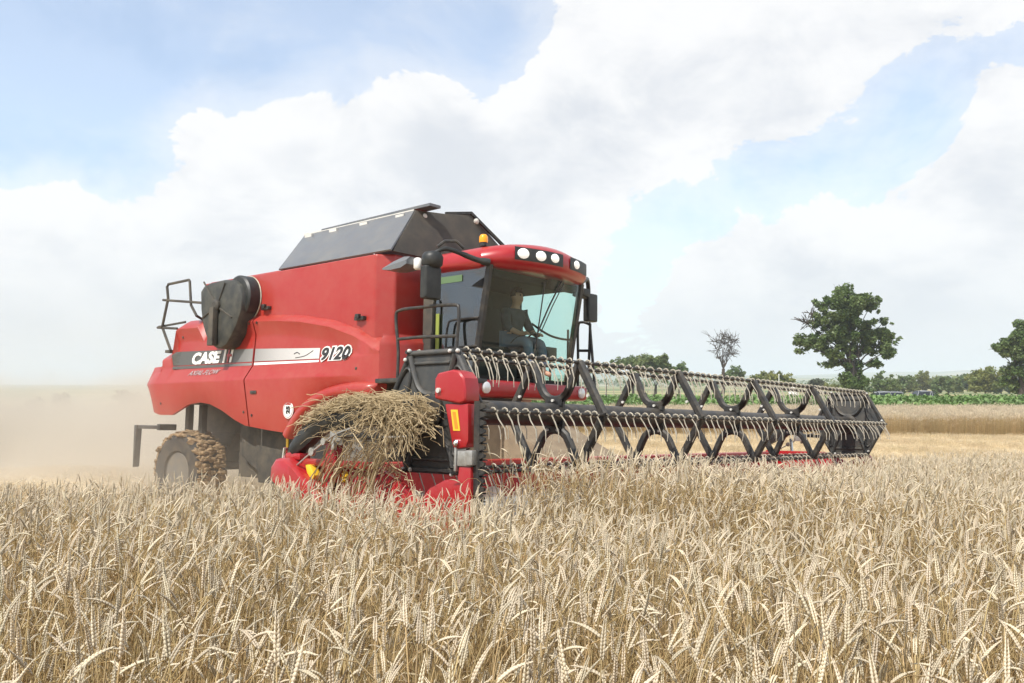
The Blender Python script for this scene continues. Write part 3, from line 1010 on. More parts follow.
# cab interior
m = MB(); m.box(-3.45, -3.0, -.26, .26, 2.42, 2.54); m.prism([(-3.52, 2.5), (-3.38, 2.5), (-3.52, 3.15), (-3.64, 3.15)], 1, -.24, .24); m.box(-3.35, -3.1, -.15, .15, 2.10, 2.42)
m.prism([(-3.62, 3.15), (-3.54, 3.15), (-3.57, 3.33), (-3.65, 3.33)], 1, -.12, .12)
m.build('driver_seat', 'seat', cab, bevel=.03)
m = MB(); m.tube([(-2.72, 0, 2.10), (-2.74, 0, 2.4), (-2.86, 0, 2.60)], .04, 8); m.build('steering_column', 'black', cab)
m = MB()
ct = Vector((-2.87, 0, 2.62)); ux = Vector((.85, 0, .52)).normalized(); uy = Vector((0, 1, 0))
m.tube([ct + ux * (.20 * math.cos(t)) + uy * (.20 * math.sin(t)) for t in np.linspace(0, 2 * math.pi, 25)], .016, 6, cap=False)
m.tube([ct - ux * .2, ct + ux * .2], .012, 5); m.tube([ct - uy * .2, ct + uy * .2], .012, 5)
m.build('steering_wheel', 'black', cab)
m = MB(); m.box(-3.4, -2.95, .32, .58, 2.10, 2.60); m.tube([(-3.0, .42, 2.6), (-2.96, .42, 2.78)], .02, 6); m.build('armrest_console', 'black_plastic', cab, bevel=.02)
m = MB(); m.box(-2.98, -2.94, .62, .86, 2.42, 2.60); m.tube([(-2.97, .74, 2.1), (-2.97, .74, 2.45)], .02, 6); m.build('monitor', 'black_plastic', cab, bevel=.01)
m = MB(); m.box(-3.72, -2.9, -.55, -.30, 2.10, 2.36); m.box(-3.72, -3.6, -.58, -.28, 2.3, 2.85); m.build('passenger_seat', 'seat', cab, bevel=.03)
# wiper
m = MB()
m.tube([(front_a(.28, 3.47) + .02, .28, 3.47), (front_a(.05, 3.1) + .03, .05, 3.1), (front_a(-.12, 2.72) + .03, -.12, 2.72)], .012, 5)
m.tube([(front_a(.34, 3.44) + .02, .34, 3.44), (front_a(.12, 3.1) + .03, .12, 3.1), (front_a(-.06, 2.72) + .03, -.06, 2.72)], .008, 5)
m.tube([(front_a(-.10, 3.4) + .02, -.10, 3.4), (front_a(-.12, 2.35) + .02, -.12, 2.35)], .010, 5)
m.build('wiper', 'black', cab)
m = MB(); m.prism([(.16, 3.35), (.52, 3.35), (.47, 3.53), (.2, 3.53)], 0, -2.62, -2.52); m.build('wiper_motor', 'interior', cab, bevel=.02)
# red front apron with headlamps, feeder house
m = MB(); m.box(-3.2, -2.62, -1.22, 1.22, 1.82, 2.04)
apron = m.build('front_apron', 'red_header', combine, bevel=.08, seg=4)
for b in (-1.03, 1.03):
    m = MB(); m.lathe([(.075, -.03), (.075, .012), (.06, .02), (.02, .026)], (-2.61, b, 1.93), 0, 22); m.build('headlamp', 'lens_off', apron, smooth=60)
m = MB()
m.prism([(-4.6, .9), (-4.6, 1.8), (-2.9, 1.62), (-1.45, .92), (-1.45, .28), (-2.0, .3)], 1, -.72, .72)
m.build('feeder_house', 'dusty', combine, bevel=.03)
# service platform, ladder rail, guard rails
for q_ in ((-3.95, -2.6, -1.75, -1.02), (-3.95, -2.9, 1.02, 1.7)):
    m = MB(); m.box(*q_, 1.98, 2.04); m.build('platform', 'black', combine, bevel=.01)


def rail(paths, r=.022):
    m = MB()
    for p in paths:
        m.tube(p, r, 7)
    return m.build('guard_rail', 'black', combine, smooth=60)


b = -1.65
rail([smooth_path([(-3.62, b, 2.04), (-3.62, b, 2.42), (-3.68, b, 2.84), (-3.60, b, 2.935), (-3.2, b, 2.945), (-2.63, b, 2.93), (-2.52, b, 2.85), (-2.545, b, 2.42), (-2.545, b, 2.04)], 4),
      [(-3.63, b, 2.555), (-3.2, b, 2.56), (-2.54, b, 2.537)]])
b = -1.07
rail([smooth_path([(-3.32, b, 2.04), (-3.32, b, 2.5), (-3.29, b, 2.77), (-3.19, b, 2.835), (-2.73, b, 2.84)], 4), [(-3.31, b, 2.47), (-2.74, b, 2.47)]], .016)
b = 1.6
rail([smooth_path([(-3.10, b, 2.04), (-3.10, b, 2.5), (-3.106, b, 2.99), (-3.03, b, 3.06), (-2.90, b, 3.02), (-2.875, b, 2.95), (-2.91, b, 2.04)], 4), [(-3.10, b, 2.62), (-2.90, b, 2.61)], [(-2.875, b, 2.95), (-2.78, b, 2.04)]], .022)
rail([[(-3.30, b, 2.04), (-3.30, b, 2.96)], smooth_path([(-3.75, b - .35, 3.05), (-3.5, b - .2, 2.86), (-3.28, b, 2.80), (-3.11, b, 2.86)], 4)], .018)

# mirrors
m = MB()
m.tube(smooth_path([(-2.58, -1.04, 3.55), (-2.68, -1.2, 3.58), (-2.80, -1.45, 3.66), (-2.88, -1.58, 3.68), (-2.95, -1.70, 3.60)], 4), [.05] * 3 + [.036] * 4 + [.03] * 10, 8)
mir = m.build('mirror', 'black_plastic', combine, smooth=60)
m = MB(); m.tube([(-2.72, -1.38, 3.70), (-2.76, -1.48, 3.78), (-2.86, -1.58, 3.78), (-2.92, -1.66, 3.70)], .02, 6); m.build('mirror_bracket', 'black', mir)
m = MB(); m.lathe([(.09, 0), (.13, .04), (.14, .14), (.11, .20), (.03, .22)], (-2.96, -1.70, 3.42), 2, 16); m.build('mirror_joint', 'black_plastic', mir, smooth=60)
m = MB(); m.box(-3.02, -2.90, -1.86, -1.58, 3.02, 3.44); m.build('mirror_housing', 'black_plastic', mir, bevel=.035, seg=3)
m = MB(); m.add([(-3.025, -1.84, 3.05), (-3.025, -1.60, 3.05), (-3.025, -1.60, 3.41), (-3.025, -1.84, 3.41)], [(0, 1, 2, 3)]); m.build('mirror_glass', 'chrome', mir, smooth=0)
m = MB(); rows = []
for a, h0, h1 in ((-3.60, 3.43, 3.46), (-3.45, 3.41, 3.53), (-3.25, 3.42, 3.57), (-3.14, 3.46, 3.56)):
    rows.append([(a, -1.98, h0), (a, -1.98, (h0 + h1) / 2), (a, -1.92, h1), (a, -1.74, h1), (a, -1.70, h0), (a, -1.98, h0)])
m.grid(rows); m.f += [(0, 1, 2, 3, 4), (18, 19, 20, 21, 22)]; m.m += [0, 0]
m.build('side_lamp', 'grey_cover', mir, smooth=40)
m = MB(); m.lathe([(.035, 0), (.055, .02), (.055, .13), (.03, .15)], (-3.10, -1.82, 3.40), 2, 12); m.build('marker_lamp', 'white', mir, smooth=60)
m = MB(); m.tube([(-3.14, -1.82, 3.5), (-2.98, -1.72, 3.55)], .025, 6); m.build('lamp_arm', 'black', mir)
# far mirror
m = MB()
m.tube(smooth_path([(-2.62, 1.02, 3.56), (-2.75, 1.3, 3.66), (-2.95, 1.62, 3.72), (-3.02, 1.75, 3.60), (-3.02, 1.75, 3.40)], 4), .035, 7)
m.tube([(-2.85, 1.15, 3.42), (-3.02, 1.75, 3.45)], .03, 6)
m.tube([(-2.85, 1.15, 3.42), (-2.78, 1.25, 3.66)], .02, 6)
mir2 = m.build('mirror', 'black_plastic', combine, smooth=60)
m = MB(); m.box(-3.06, -2.94, 1.66, 1.90, 3.08, 3.52); m.build('mirror_housing', 'black_plastic', mir2, bevel=.03, seg=3)
m = MB(); m.add([(-3.064, 1.68, 3.11), (-3.064, 1.88, 3.11), (-3.064, 1.88, 3.49), (-3.064, 1.68, 3.49)], [(0, 1, 2, 3)]); m.build('mirror_glass', 'chrome', mir2, smooth=0)
m = MB(); m.box(-2.98, -2.86, 1.42, 1.58, 3.44, 3.56); m.build('side_lamp', 'black_plastic', mir2, bevel=.02)

for a_, c_, par in ((-7.2, 3.0, pr), (-7.2, 1.6, pr), (-6.98, 3.0, pf), (-6.98, 1.55, pf), (-4.5, 2.2, pf), (-9.3, 2.9, pr), (-9.8, 1.75, pr)):
    m = MB(); m.lathe([(.022, 0), (.022, -.008), (.012, -.012)], (a_, panel_b(a_, c_), c_), 1, 10); m.build('fastener', 'black', par)
m = MB(); m.box(-6.95, -6.78, panel_b(-6.9, 1.9) - .012, panel_b(-6.9, 1.9) + .01, 1.88, 1.93); m.build('panel_latch', 'black', pf, bevel=.008)

# ================================================================== header
HL, HRT = -4.65, 4.65
m = MB()
# back wall, floor and lower frame
m.prism([(-1.42, .22), (-1.34, .22), (-1.30, 1.00), (-1.38, 1.00)], 1, HL, HRT)
m.prism([(-1.34, .20), (.50, .14), (.52, .17), (-1.34, .26)], 1, HL, HRT)
header = m.build('header_frame', 'red_header', combine, bevel=.01)
m = MB(); m.prism([(-1.46, .98), (-1.26, .98), (-1.26, 1.08), (-1.46, 1.08)], 1, HL, HRT); m.build('top_beam', 'red', header, bevel=.02)
m = MB(); m.tube([(-.75, HL + .05, .55), (-.75, HRT - .05, .55)], .20, 18)
for s0, s1, dr in ((HL + .1, -.7, 1), (HRT - .1, .7, -1)):
    n = int(abs(s1 - s0) / .5 * 14); rows = []
    for i in range(n + 1):
        b = s0 + (s1 - s0) * i / n; t = 2 * math.pi * (b - s0) / .5
        rows.append([(-.75 + rr * math.cos(t), b, .55 + rr * math.sin(t)) for rr in (.19, .31)])
    m.grid(rows)
m.build('auger', 'steel', header, smooth=40)
m = MB(); m.box(.50, .58, HL, HRT, .12, .17)
for i in range(120):
    b = HL + .04 + i * (9.22 / 119)
    m.prism([(.58, .13), (.58, .16), (.66, .145)], 1, b - .012, b + .012)
m.build('cutter_bar', 'black', header)


def end_sheet(b0, b1):
    m = MB()
    m.prism([(-1.45, .20), (.45, .14), (.55, .30), (.30, .70), (-.15, .98), (-.45, 1.10), (-1.45, 1.10)], 1, b0, b1)
    return m.build('end_sheet', 'red_header', header, bevel=.012)


es = end_sheet(HL - .03, HL + .02)
end_sheet(HRT - .02, HRT + .03)
m = MB(); m.box(-1.46, -.42, HL - .085, HL - .03, 1.075, 1.135); m.build('edge_rail', 'red', es, bevel=.015)
m = MB(); m.box(-1.02, -.88, HL - .11, HL - .03, .95, 1.27); m.build('mounting_lug', 'red_header', es, bevel=.015)
for a, c, w_, h_ in ((-.84, 1.0, .07, .09), (-1.19, .91, .05, .07)):
    m = MB(); m.box(a - w_ / 2, a + w_ / 2, HL - .038, HL - .032, c - h_ / 2, c + h_ / 2); m.build('warning_label', 'yellow', es, smooth=0)
# rounded drive cover at the rear of the near end
m = MB()
side = [(-1.68, .95), (-1.67, 1.06), (-1.60, 1.13), (-1.47, 1.14), (-1.36, 1.09), (-1.0, .86), (-.90, .76), (-.94, .68), (-1.20, .74), (-1.55, .88)]
rows = []
ccx = sum(p[0] for p in side) / len(side); ccz = sum(p[1] for p in side) / len(side)
for b, s in ((HL + .02, 1.0), (HL - .16, 1.0), (HL - .20, .96), (HL - .22, .86), (HL - .225, .3)):
    rows.append([(ccx + (p[0] - ccx) * s, b, ccz + (p[1] - ccz) * s) for p in side + side[:1]])
m.grid(rows); k = 4 * len(rows[0]); m.f.append(tuple(range(k, k + len(side)))); m.m.append(0)
dc = m.build('drive_cover', 'red_header', header, smooth=42)
m = MB(); m.prism([(-1.27, 1.09), (-1.20, 1.085), (-1.13, 1.0), (-1.17, .95), (-1.24, 1.02)], 1, HL - .13, HL - .05); m.build('cover_flap', 'yellow', dc, bevel=.01)
m = MB(); m.tube([(-1.62, HL - .1, 1.10), (-1.60, HL - .1, 1.22)], .022, 8); m.build('grease_pin', 'chrome', dc)
m = MB(); m.box(-1.58, -1.36, HL - .12, HL + .0, 1.12, 1.18); m.build('cover_bracket', 'red_header', dc, bevel=.02)

# reel arms with lift cylinder
def reel_arm(b, sg):
    path = smooth_path([(-1.50, b, 1.20), (-1.32, b, 1.33), (-1.10, b, 1.44), (-.75, b, 1.50), (-.34, b, 1.51), (.05, b, 1.55)], 5)
    m = MB(); rows = []
    for i, p in enumerate(path):
        t = (path[min(i + 1, len(path) - 1)] - path[max(i - 1, 0)]).normalized()
        n = Vector((-t.z, 0, t.x))
        h = .085 if i > 3 else .06 + .006 * i
        ring = []
        for k in range(10):
            an = 2 * math.pi * (k + .5) / 10
            ring.append(p + n * (h * max(-1, min(1, 1.15 * math.sin(an)))) + Vector((0, .07 * max(-1, min(1, 1.15 * math.cos(an))), 0)))
        rows.append(ring + ring[:1])
    m.grid(rows)
    for r0 in (0, (len(rows) - 1) * 11):
        m.f.append(tuple(range(r0, r0 + 10))); m.m.append(0)
    arm = m.build('reel_arm', 'black_plastic', combine, smooth=50)
    m = MB(); m.tube([(-.99, b - sg * .02, .80), (-1.0, b - sg * .02, .95)], .042, 10); m.build('lift_cylinder', 'black', arm)
    m = MB(); m.tube([(-1.0, b - sg * .02, .93), (-1.03, b - sg * .02, 1.30)], .026, 10); m.build('piston_rod', 'chrome', arm)
    m = MB(); m.tube(smooth_path([(-1.40, b + sg * .09, 1.05), (-1.2, b + sg * .10, 1.16), (-1.0, b + sg * .10, 1.27), (-.8, b + sg * .10, 1.36), (-.55, b + sg * .10, 1.42)], 4), .009, 6)
    m.lathe([(.035, 0), (.035, .03)], (-1.14, b + sg * .11, 1.20), 1, 12)
    m.lathe([(.03, 0), (.03, .03)], (-.98, b + sg * .11, 1.29), 1, 12)
    m.build('hydraulic_hose', 'steel', arm)
    m = MB(); m.tube([(-.80, b + sg * .08, 1.35), (-.25, b + sg * .08, 1.34)], .028, 8); m.build('position_cylinder', 'black', arm)
    m = MB(); m.tube([(-.27, b + sg * .08, 1.34), (.02, b + sg * .08, 1.35)], .016, 8); m.build('piston_rod', 'chrome', arm)
    m = MB(); m.box(-.97, -.80, b - .05, b + .06, 1.26, 1.38); m.box(-.90, -.86, b + sg * .07 - .02, b + sg * .07 + .02, 1.22, 1.30); m.build('arm_bracket', 'steel', arm, bevel=.01)
    return arm


reel_arm(HL - .06, -1)
reel_arm(HRT + .06, 1)

# vertical side knife
m = MB()
def cap_poly():
    return [(.23, 1.635), (.23, 1.79), (.26, 1.835), (.42, 1.855), (.49, 1.84), (.54, 1.79), (.56, 1.70), (.56, 1.61), (.50, 1.595)]
m.prism(cap_poly(), 1, HL - .07, HL + .10)
sk = m.build('side_knife', 'red_header', combine, bevel=.03, seg=3)
m = MB(); m.prism([(.33, 1.60), (.57, 1.60), (.58, 1.33), (.555, 1.28), (.44, 1.26), (.415, 1.30)], 1, HL - .05, HL + .05); m.build('knife_post', 'red_header', sk, bevel=.015)
m = MB(); m.prism([(.40, 1.555), (.47, 1.555), (.50, 1.40), (.43, 1.40)], 1, HL - .0545, HL - .0515); m.build('warning_label', 'yellow', sk, smooth=0)
m = MB(); m.prism([(.42, 1.54), (.45, 1.54), (.482, 1.415), (.45, 1.415)], 1, HL - .0575, HL - .0552); m.build('label_text', mat('label_orange', (.80, .25, .02), .5), sk, smooth=0)
m = MB(); m.box(.47, .60, HL - .05, HL + .05, 1.14, 1.255); m.box(.56, .63, HL - .06, HL + .06, 1.15, 1.26); m.box(.44, .465, HL - .055, HL + .055, 1.10, 1.28); m.build('knife_clamp', 'steel', sk, bevel=.01)
m = MB(); m.prism([(.48, 1.14), (.60, 1.14), (.615, .60), (.0, .60), (.06, .85), (.17, .96), (.34, 1.035), (.47, 1.035)], 1, HL - .04, HL + .03); m.build('knife_foot', 'red_header', sk, bevel=.012)
m = MB(); m.lathe([(.025, 0), (.025, -.02), (.012, -.03)], (.47, HL - .05, 1.31), 1, 10); m.build('bolt', 'chrome', sk)
m = MB(); m.lathe([(.02, 0), (.02, -.02)], (.29, HL - .07, 1.70), 1, 10); m.build('bolt', 'rail', sk)
m = MB(); m.prism([(.60, .60), (.655, .60), (.655, 1.62), (.60, 1.62)], 1, HL - .012, HL + .012)
for i in range(17):
    c = .62 + i * .06
    m.prism([(.655, c - .026), (.705, c - .010), (.705, c + .010), (.655, c + .026)], 1, HL - .010, HL + .010)
    m.prism([(.60, c + .02), (.70, c + .026), (.70, c + .034), (.60, c + .04)], 1, HL + .010, HL + .035)
m.build('knife_blade', 'black', sk)
# far divider
m = MB(); m.prism([(-.2, .9), (.2, 1.1), (.9, .35), (1.1, .15), (.3, .14), (-.2, .3)], 1, HRT + .03, HRT + .10); m.build('crop_divider', 'red_header', header, bevel=.01)

# ------------------------------------------------------------------ reel
RC, RR = 1.55, .55
hexp = [(RR * math.cos(k * math.pi / 3), RC + RR * math.sin(k * math.pi / 3)) for k in range(6)]
m = MB(); m.tube([(0, -4.52, RC), (0, 4.52, RC)], .105, 18)
reel = m.build('reel', 'black', combine, smooth=50)
# bars
for k, (a, c) in enumerate(hexp):
    m = MB(); m.tube([(a, -4.55, c), (a, 4.55, c)], .016, 8)
    tb = m.build('tine_bar', 'black', reel, smooth=40)
# end plates with pressed ribs
def hull_plate(b, sg):
    m = MB()
    out = [(a * 1.03, RC + (c - RC) * 1.03) for a, c in hexp]
    m.prism(out, 1, b - .012, b + .012)
    pl_ = m.build('end_plate', 'plate', reel, bevel=.006)
    bo = b + sg * .014
    ribs = MB()
    for k in range(6):
        p, q = hexp[k], hexp[(k + 1) % 6]
        ribs.tube([(p[0] * .97, bo, RC + (p[1] - RC) * .97), (q[0] * .97, bo, RC + (q[1] - RC) * .97)], .022, 6)
    for s_ in (1, -1):
        p, q = hexp[1], hexp[2]
        up = lambda x, z: (x, bo, RC + s_ * z)
        ribs.tube(smooth_path([up(p[0] * .93, .44), up(.19, .26), up(.12, .16), up(0, .125), up(-.12, .16), up(-.19, .26), up(q[0] * .93, .44)], 4), .030, 6)
        ribs.tube([up(.2, .38), up(-.2, .38)], .016, 6)
        ribs.tube(smooth_path([up(.47, .06), up(.40, .22), up(.30, .34), up(.25, .30), up(.30, .10), up(.34, .05)], 3), .018, 6)
        ribs.tube(smooth_path([up(-.47, .06), up(-.40, .22), up(-.30, .34), up(-.25, .30), up(-.30, .10), up(-.34, .05)], 3), .018, 6)
    ribs.build('pressed_rib', 'plate', reel, smooth=60)
    for k, (a, c) in enumerate(hexp):
        for s_ in (.93, 1.0):
            t0 = k * math.pi / 3 + (.10 if s_ < .95 else -.04)
            m = MB(); m.lathe([(.016, 0), (.016, sg * .02), (.008, sg * .028)], (RR * s_ * math.cos(t0), bo + sg * .01, RC + RR * s_ * math.sin(t0)), 1, 8); m.build('bolt', 'rail', reel)
    m = MB(); m.lathe([(.14, 0), (.14, sg * .03), (.08, sg * .05)], (0, bo, RC), 1, 18); m.build('hub', 'black', reel)


hull_plate(-4.5, -1)
hull_plate(4.5, -1)
# spiders
def spider(b):
    m = MB()
    def bar(pts, w=.038):
        pth = [(x, b, z) for x, z in pts]
        rows = []
        P_ = [Vector(p) for p in pth]
        for i, p in enumerate(P_):
            t = (P_[min(i + 1, len(P_) - 1)] - P_[max(i - 1, 0)]).normalized()
            n = Vector((-t.z, 0, t.x))
            ring = [p + n * w + Vector((0, -.014, 0)), p + n * w * .55 + Vector((0, -.03, 0)), p - n * w * .55 + Vector((0, -.03, 0)), p - n * w + Vector((0, -.014, 0)),
                    p - n * w + Vector((0, .02, 0)), p + n * w + Vector((0, .02, 0))]
            rows.append(ring + ring[:1])
        m.grid(rows)
        for r0 in (0, (len(rows) - 1) * 7):
            m.f.append(tuple(range(r0, r0 + 6))); m.m.append(0)
    H = hexp
    bar([H[0], H[1]]); bar([H[2], H[3]]); bar([H[3], H[4]]); bar([H[5], H[0]])
    for s_ in (1, -1):
        p = [Vector(q_) for q_ in ((H[1][0], 0, .476), (.225, 0, .37), (.17, 0, .255), (.135, 0, .195), (.085, 0, .155), (.03, 0, .14), (-.03, 0, .14), (-.085, 0, .155), (-.135, 0, .195), (-.17, 0, .255), (-.225, 0, .37), (H[2][0], 0, .476))]
        bar([(q.x, RC + s_ * q.z) for q in p], .037)
        bar([(-.10, RC + s_ * .105), (.10, RC + s_ * .105)], .04)
    bar([(.0, RC - .12), (.0, RC + .12)], .10)
    for k in (0, 3):
        bar([(H[k][0] * .15, RC), (H[k][0], RC)], .022)
    s = m.build('spider', 'black', reel, smooth=35)
    for a, c in ((.0, RC + .13), (.06, RC - .14), (-.06, RC - .14), (.40, RC + .17), (-.4, RC + .17), (.52, RC)):
        m = MB(); m.lathe([(.015, 0), (.015, -.02)], (a, b - .028, c), 1, 6); m.build('bolt', 'rail', reel)


for b in (-2.93, -1.17, .60, 2.38):
    spider(b)


def tine_mb(m, off, jit=0.0):
    a, b, c = off
    ring = [(a + .030 * math.cos(t), b + (.012 if i > 4 else -.012), c + .002 + .026 * math.sin(t)) for i, t in enumerate(np.linspace(0, 2 * math.pi, 9))]
    m.tube(ring, .007, 5)
    m.tube([(a + .02, b, c - .015), (a + .045 + jit, b, c - .07), (a + .085 + jit, b, c - .15), (a + .088 + jit * 1.6, b, c - .235)], [.006, .0056, .005, .004], 5)


tms = []
for j in (0., .01, -.012, .022):
    m = MB(); tine_mb(m, (0, 0, 0), j)
    o = m.build('tine', 'tine', reel, smooth=60)
    tms.append(o.data)
    col.objects.unlink(o); bpy.data.objects.remove(o)
rt = random.Random(5)
nt_ = 66
for k in (0, 1, 2, 5):
    for i in range(nt_):
        o = bpy.data.objects.new('tine', rt.choice(tms))
        col.objects.link(o); o.parent = reel
        o.location = (hexp[k][0], -4.40 + i * 8.8 / (nt_ - 1) + rt.uniform(-.02, .02), hexp[k][1])
        o.rotation_euler = (rt.gauss(0, .05), rt.gauss(0, .10) if rt.random() < .93 else rt.gauss(0, .4), rt.gauss(0, .15))
m = MB()
for k in (3, 4):
    for i in range(nt_):
        tine_mb(m, (hexp[k][0], -4.40 + i * 8.8 / (nt_ - 1), hexp[k][1]), rt.uniform(-.012, .02))
o = m.build('tine_row', 'tine', reel, smooth=60); o['kind'] = 'stuff'

# ------------------------------------------------------------------ straw heaped on the near reel arm
m = MB()
rs = random.Random(11)
def strand(p, q, sag, r=.0025, wob=.03):
    pts = []
    for i in range(5):
        t = i / 4
        x = Vector(p).lerp(Vector(q), t)
        x += Vector((rs.gauss(0, wob), rs.gauss(0, wob), rs.gauss(0, wob) * .6 + sag * 4 * t * (1 - t)))
        pts.append(x)
    m.tube(pts, r * rs.uniform(.8, 1.6), 3, cap=False)


for i in range(400):          # hanging bundle
    a0 = rs.gauss(-.17, .15); b0 = HL - .06 + rs.uniform(-.11, .06)
    top = 1.65 - 1.2 * (a0 + .17) ** 2 + rs.uniform(-.10, .02)
    a1 = a0 + rs.gauss(.03, .12); bot = rs.uniform(1.14, 1.54) + .9 * abs(a0 + .10)
    strand((a0, b0, top), (a1, b0 - rs.uniform(.0, .14), min(bot, top - .1)), rs.uniform(0, .05))
for i in range(520):           # lying along the arm
    a0 = rs.uniform(-1.45, .0); c0 = interp(a0, [(-1.5, 1.30), (-1.3, 1.44), (-1.1, 1.54), (-.75, 1.61), (-.34, 1.63), (0, 1.62)]) + rs.uniform(-.05, .05)
    b0 = HL - .06 + rs.gauss(0, .06)
    ln = rs.uniform(.15, .5)
    a1 = min(a0 + ln, .2)
    c1 = interp(a1, [(-1.5, 1.28), (-1.3, 1.42), (-1.1, 1.53), (-.75, 1.60), (-.34, 1.63), (0, 1.60), (.2, 1.5)]) + rs.uniform(-.06, .05)
    strand((a0, b0, c0), (a1, b0 + rs.gauss(0, .06), c1), rs.uniform(-.02, .06))
for i in range(120):           # loose tangle behind the arm
    a0 = rs.uniform(-.95, -.1); c0 = rs.uniform(1.0, 1.5)
    t = rs.uniform(0, math.pi); ln = rs.uniform(.1, .3)
    b0 = HL - .05 + rs.uniform(-.07, .06)
    strand((a0, b0, c0), (a0 + ln * math.cos(t), b0 + rs.gauss(0, .05), c0 - ln * abs(math.sin(t))), rs.uniform(0, .05))
for i in range(60):            # long single straws hanging in front of the end sheet
    a0 = rs.uniform(-.9, -.1); strand((a0, HL - .14, rs.uniform(1.1, 1.35)), (a0 - rs.uniform(.05, .35), HL - rs.uniform(.14, .22), rs.uniform(.75, .95)), .04, .004, .01)
for i in range(170):           # ragged ends sticking out all round
    a0 = rs.uniform(-1.1, .12); c0 = rs.uniform(1.25, 1.66); t = rs.uniform(-.6, 3.7); ln = rs.uniform(.12, .34)
    strand((a0, HL - .10, c0), (a0 + ln * math.cos(t), HL - .10 - rs.uniform(.0, .16), c0 + ln * .55 * math.sin(t) - rs.uniform(0, .12)), rs.uniform(0, .06), .0022, .015)
straw = m.build('straw_heap', 'straw', None, smooth=0, recalc=False)
straw.matrix_world = VM
tag(straw, 'heap of golden straw draped over the black reel arm at the near end', 'straw', kind='stuff')

# ------------------------------------------------------------------ the driver
def skin_mesh(name, verts, edges, radii, material, parent=None, root=0, sub=2):
    me = bpy.data.meshes.new(name)
    me.from_pydata([tuple(v) for v in verts], edges, [])
    me.materials.append(M[material])
    o = bpy.data.objects.new(name, me)
    col.objects.link(o)
    if parent:
        o.parent = parent
    sm = o.modifiers.new('skin', 'SKIN'); sm.use_smooth_shade = True
    if not me.skin_vertices:
        bm = bmesh.new(); bm.from_mesh(me); bm.verts.layers.skin.verify(); bm.to_mesh(me); bm.free()
    for i, r in enumerate(radii):
        d = me.skin_vertices[0].data[i]
        d.radius = (r, r) if not isinstance(r, tuple) else r
        d.use_root = (i == root)
    ss = o.modifiers.new('sub', 'SUBSURF'); ss.levels = sub; ss.render_levels = sub
    return o


def chainfig(chains, ):
    V_, E_, R_ = [], [], []
    idx = {}
    for ch in chains:
        prev = None
        for key, p, r in ch:
            if key in idx:
                i = idx[key]
            else:
                i = len(V_); V_.append(p); R_.append(r); idx[key] = i
            if prev is not None:
                E_.append((prev, i))
            prev = i
    return V_, E_, R_


PA = -3.08
ch = [[('pel', (PA, 0, 2.63), .13), ('waist', (PA + .01, 0, 2.78), .12), ('chest', (PA + .04, 0, 2.95), .14), ('neck0', (PA + .05, 0, 3.08), .075), ('neck', (PA + .07, 0, 3.14), .055), ('chin', (PA + .09, 0, 3.19), .07), ('head', (PA + .10, 0, 3.26), .088), ('crown', (PA + .085, 0, 3.33), .07)]]
for s in (-1, 1):
    hx = .15 * s
    ch.append([('chest', None, 0), ('sh%d' % s, (PA + .04, .19 * s, 3.03), .065), ('el%d' % s, (PA + .13, .25 * s, 2.80), .048), ('wr%d' % s, (PA + .33, .17 * s, 2.70), .032), ('pm%d' % s, (PA + .37, hx, 2.715), .034)])
    ch.append([('pel', None, 0), ('hip%d' % s, (PA + .06, .11 * s, 2.62), .095), ('kn%d' % s, (PA + .42, .15 * s, 2.60), .065), ('an%d' % s, (PA + .46, .14 * s, 2.20), .042), ('toe%d' % s, (PA + .60, .15 * s, 2.14), .036)])
    for f in range(4):
        y = hx + (f - 1.5) * .019
        ch.append([('pm%d' % s, None, 0), ('k%d%d' % (s, f), (PA + .405, y, 2.735 - .004 * f), .0095), ('t%d%d' % (s, f), (PA + .425, y, 2.71 - .004 * f), .0085), ('u%d%d' % (s, f), (PA + .41, y, 2.69), .0075)])
    ch.append([('pm%d' % s, None, 0), ('th%d' % s, (PA + .37, hx - s * .035, 2.73), .011), ('tt%d' % s, (PA + .395, hx - s * .05, 2.715), .009)])
ch.append([('head', None, 0), ('nose', (PA + .19, 0, 3.25), .010)])
for s in (-1, 1):
    ch.append([('head', None, 0), ('ear%d' % s, (PA + .09, .092 * s, 3.255), .016)])
person = skin_mesh('person', *chainfig(ch), 'skin')
person.matrix_world = VM
tag(person, 'person in a dark shirt sitting at the steering wheel inside the cab', 'person')
ch2 = [[('a', (PA, 0, 2.62), .145), ('b', (PA + .01, 0, 2.78), .135), ('c', (PA + .04, 0, 2.95), .155), ('d', (PA + .05, 0, 3.07), .09)]]
for s in (-1, 1):
    ch2.append([('c', None, 0), ('s%d' % s, (PA + .04, .19 * s, 3.03), .078), ('e%d' % s, (PA + .13, .25 * s, 2.80), .062), ('f%d' % s, (PA + .22, .215 * s, 2.755), .05)])
skin_mesh('shirt', *chainfig(ch2), 'shirt', person)
ch3 = [[('p', (PA, 0, 2.62), .148)]]
for s in (-1, 1):
    ch3.append([('p', None, 0), ('h%d' % s, (PA + .06, .11 * s, 2.62), .11), ('k%d' % s, (PA + .42, .15 * s, 2.60), .08), ('n%d' % s, (PA + .46, .14 * s, 2.24), .058)])
skin_mesh('trousers', *chainfig(ch3), 'trousers', person)
m = MB(); rows = []
for i in range(9):
    ph = R(-12 + i * 12.5)
    rows.append([(PA + .075 + .098 * math.cos(ph) * math.cos(t), .097 * math.cos(ph) * math.sin(t), 3.285 + .108 * math.sin(ph)) for t in np.linspace(R(55), R(305), 15)])
m.grid(rows)
m.lathe([(.09, 0), (.075, .03), (.03, .05), (.005, .052)], (PA + .075, 0, 3.35), 2, 16)
m.build('hair', 'hair', person, smooth=80)
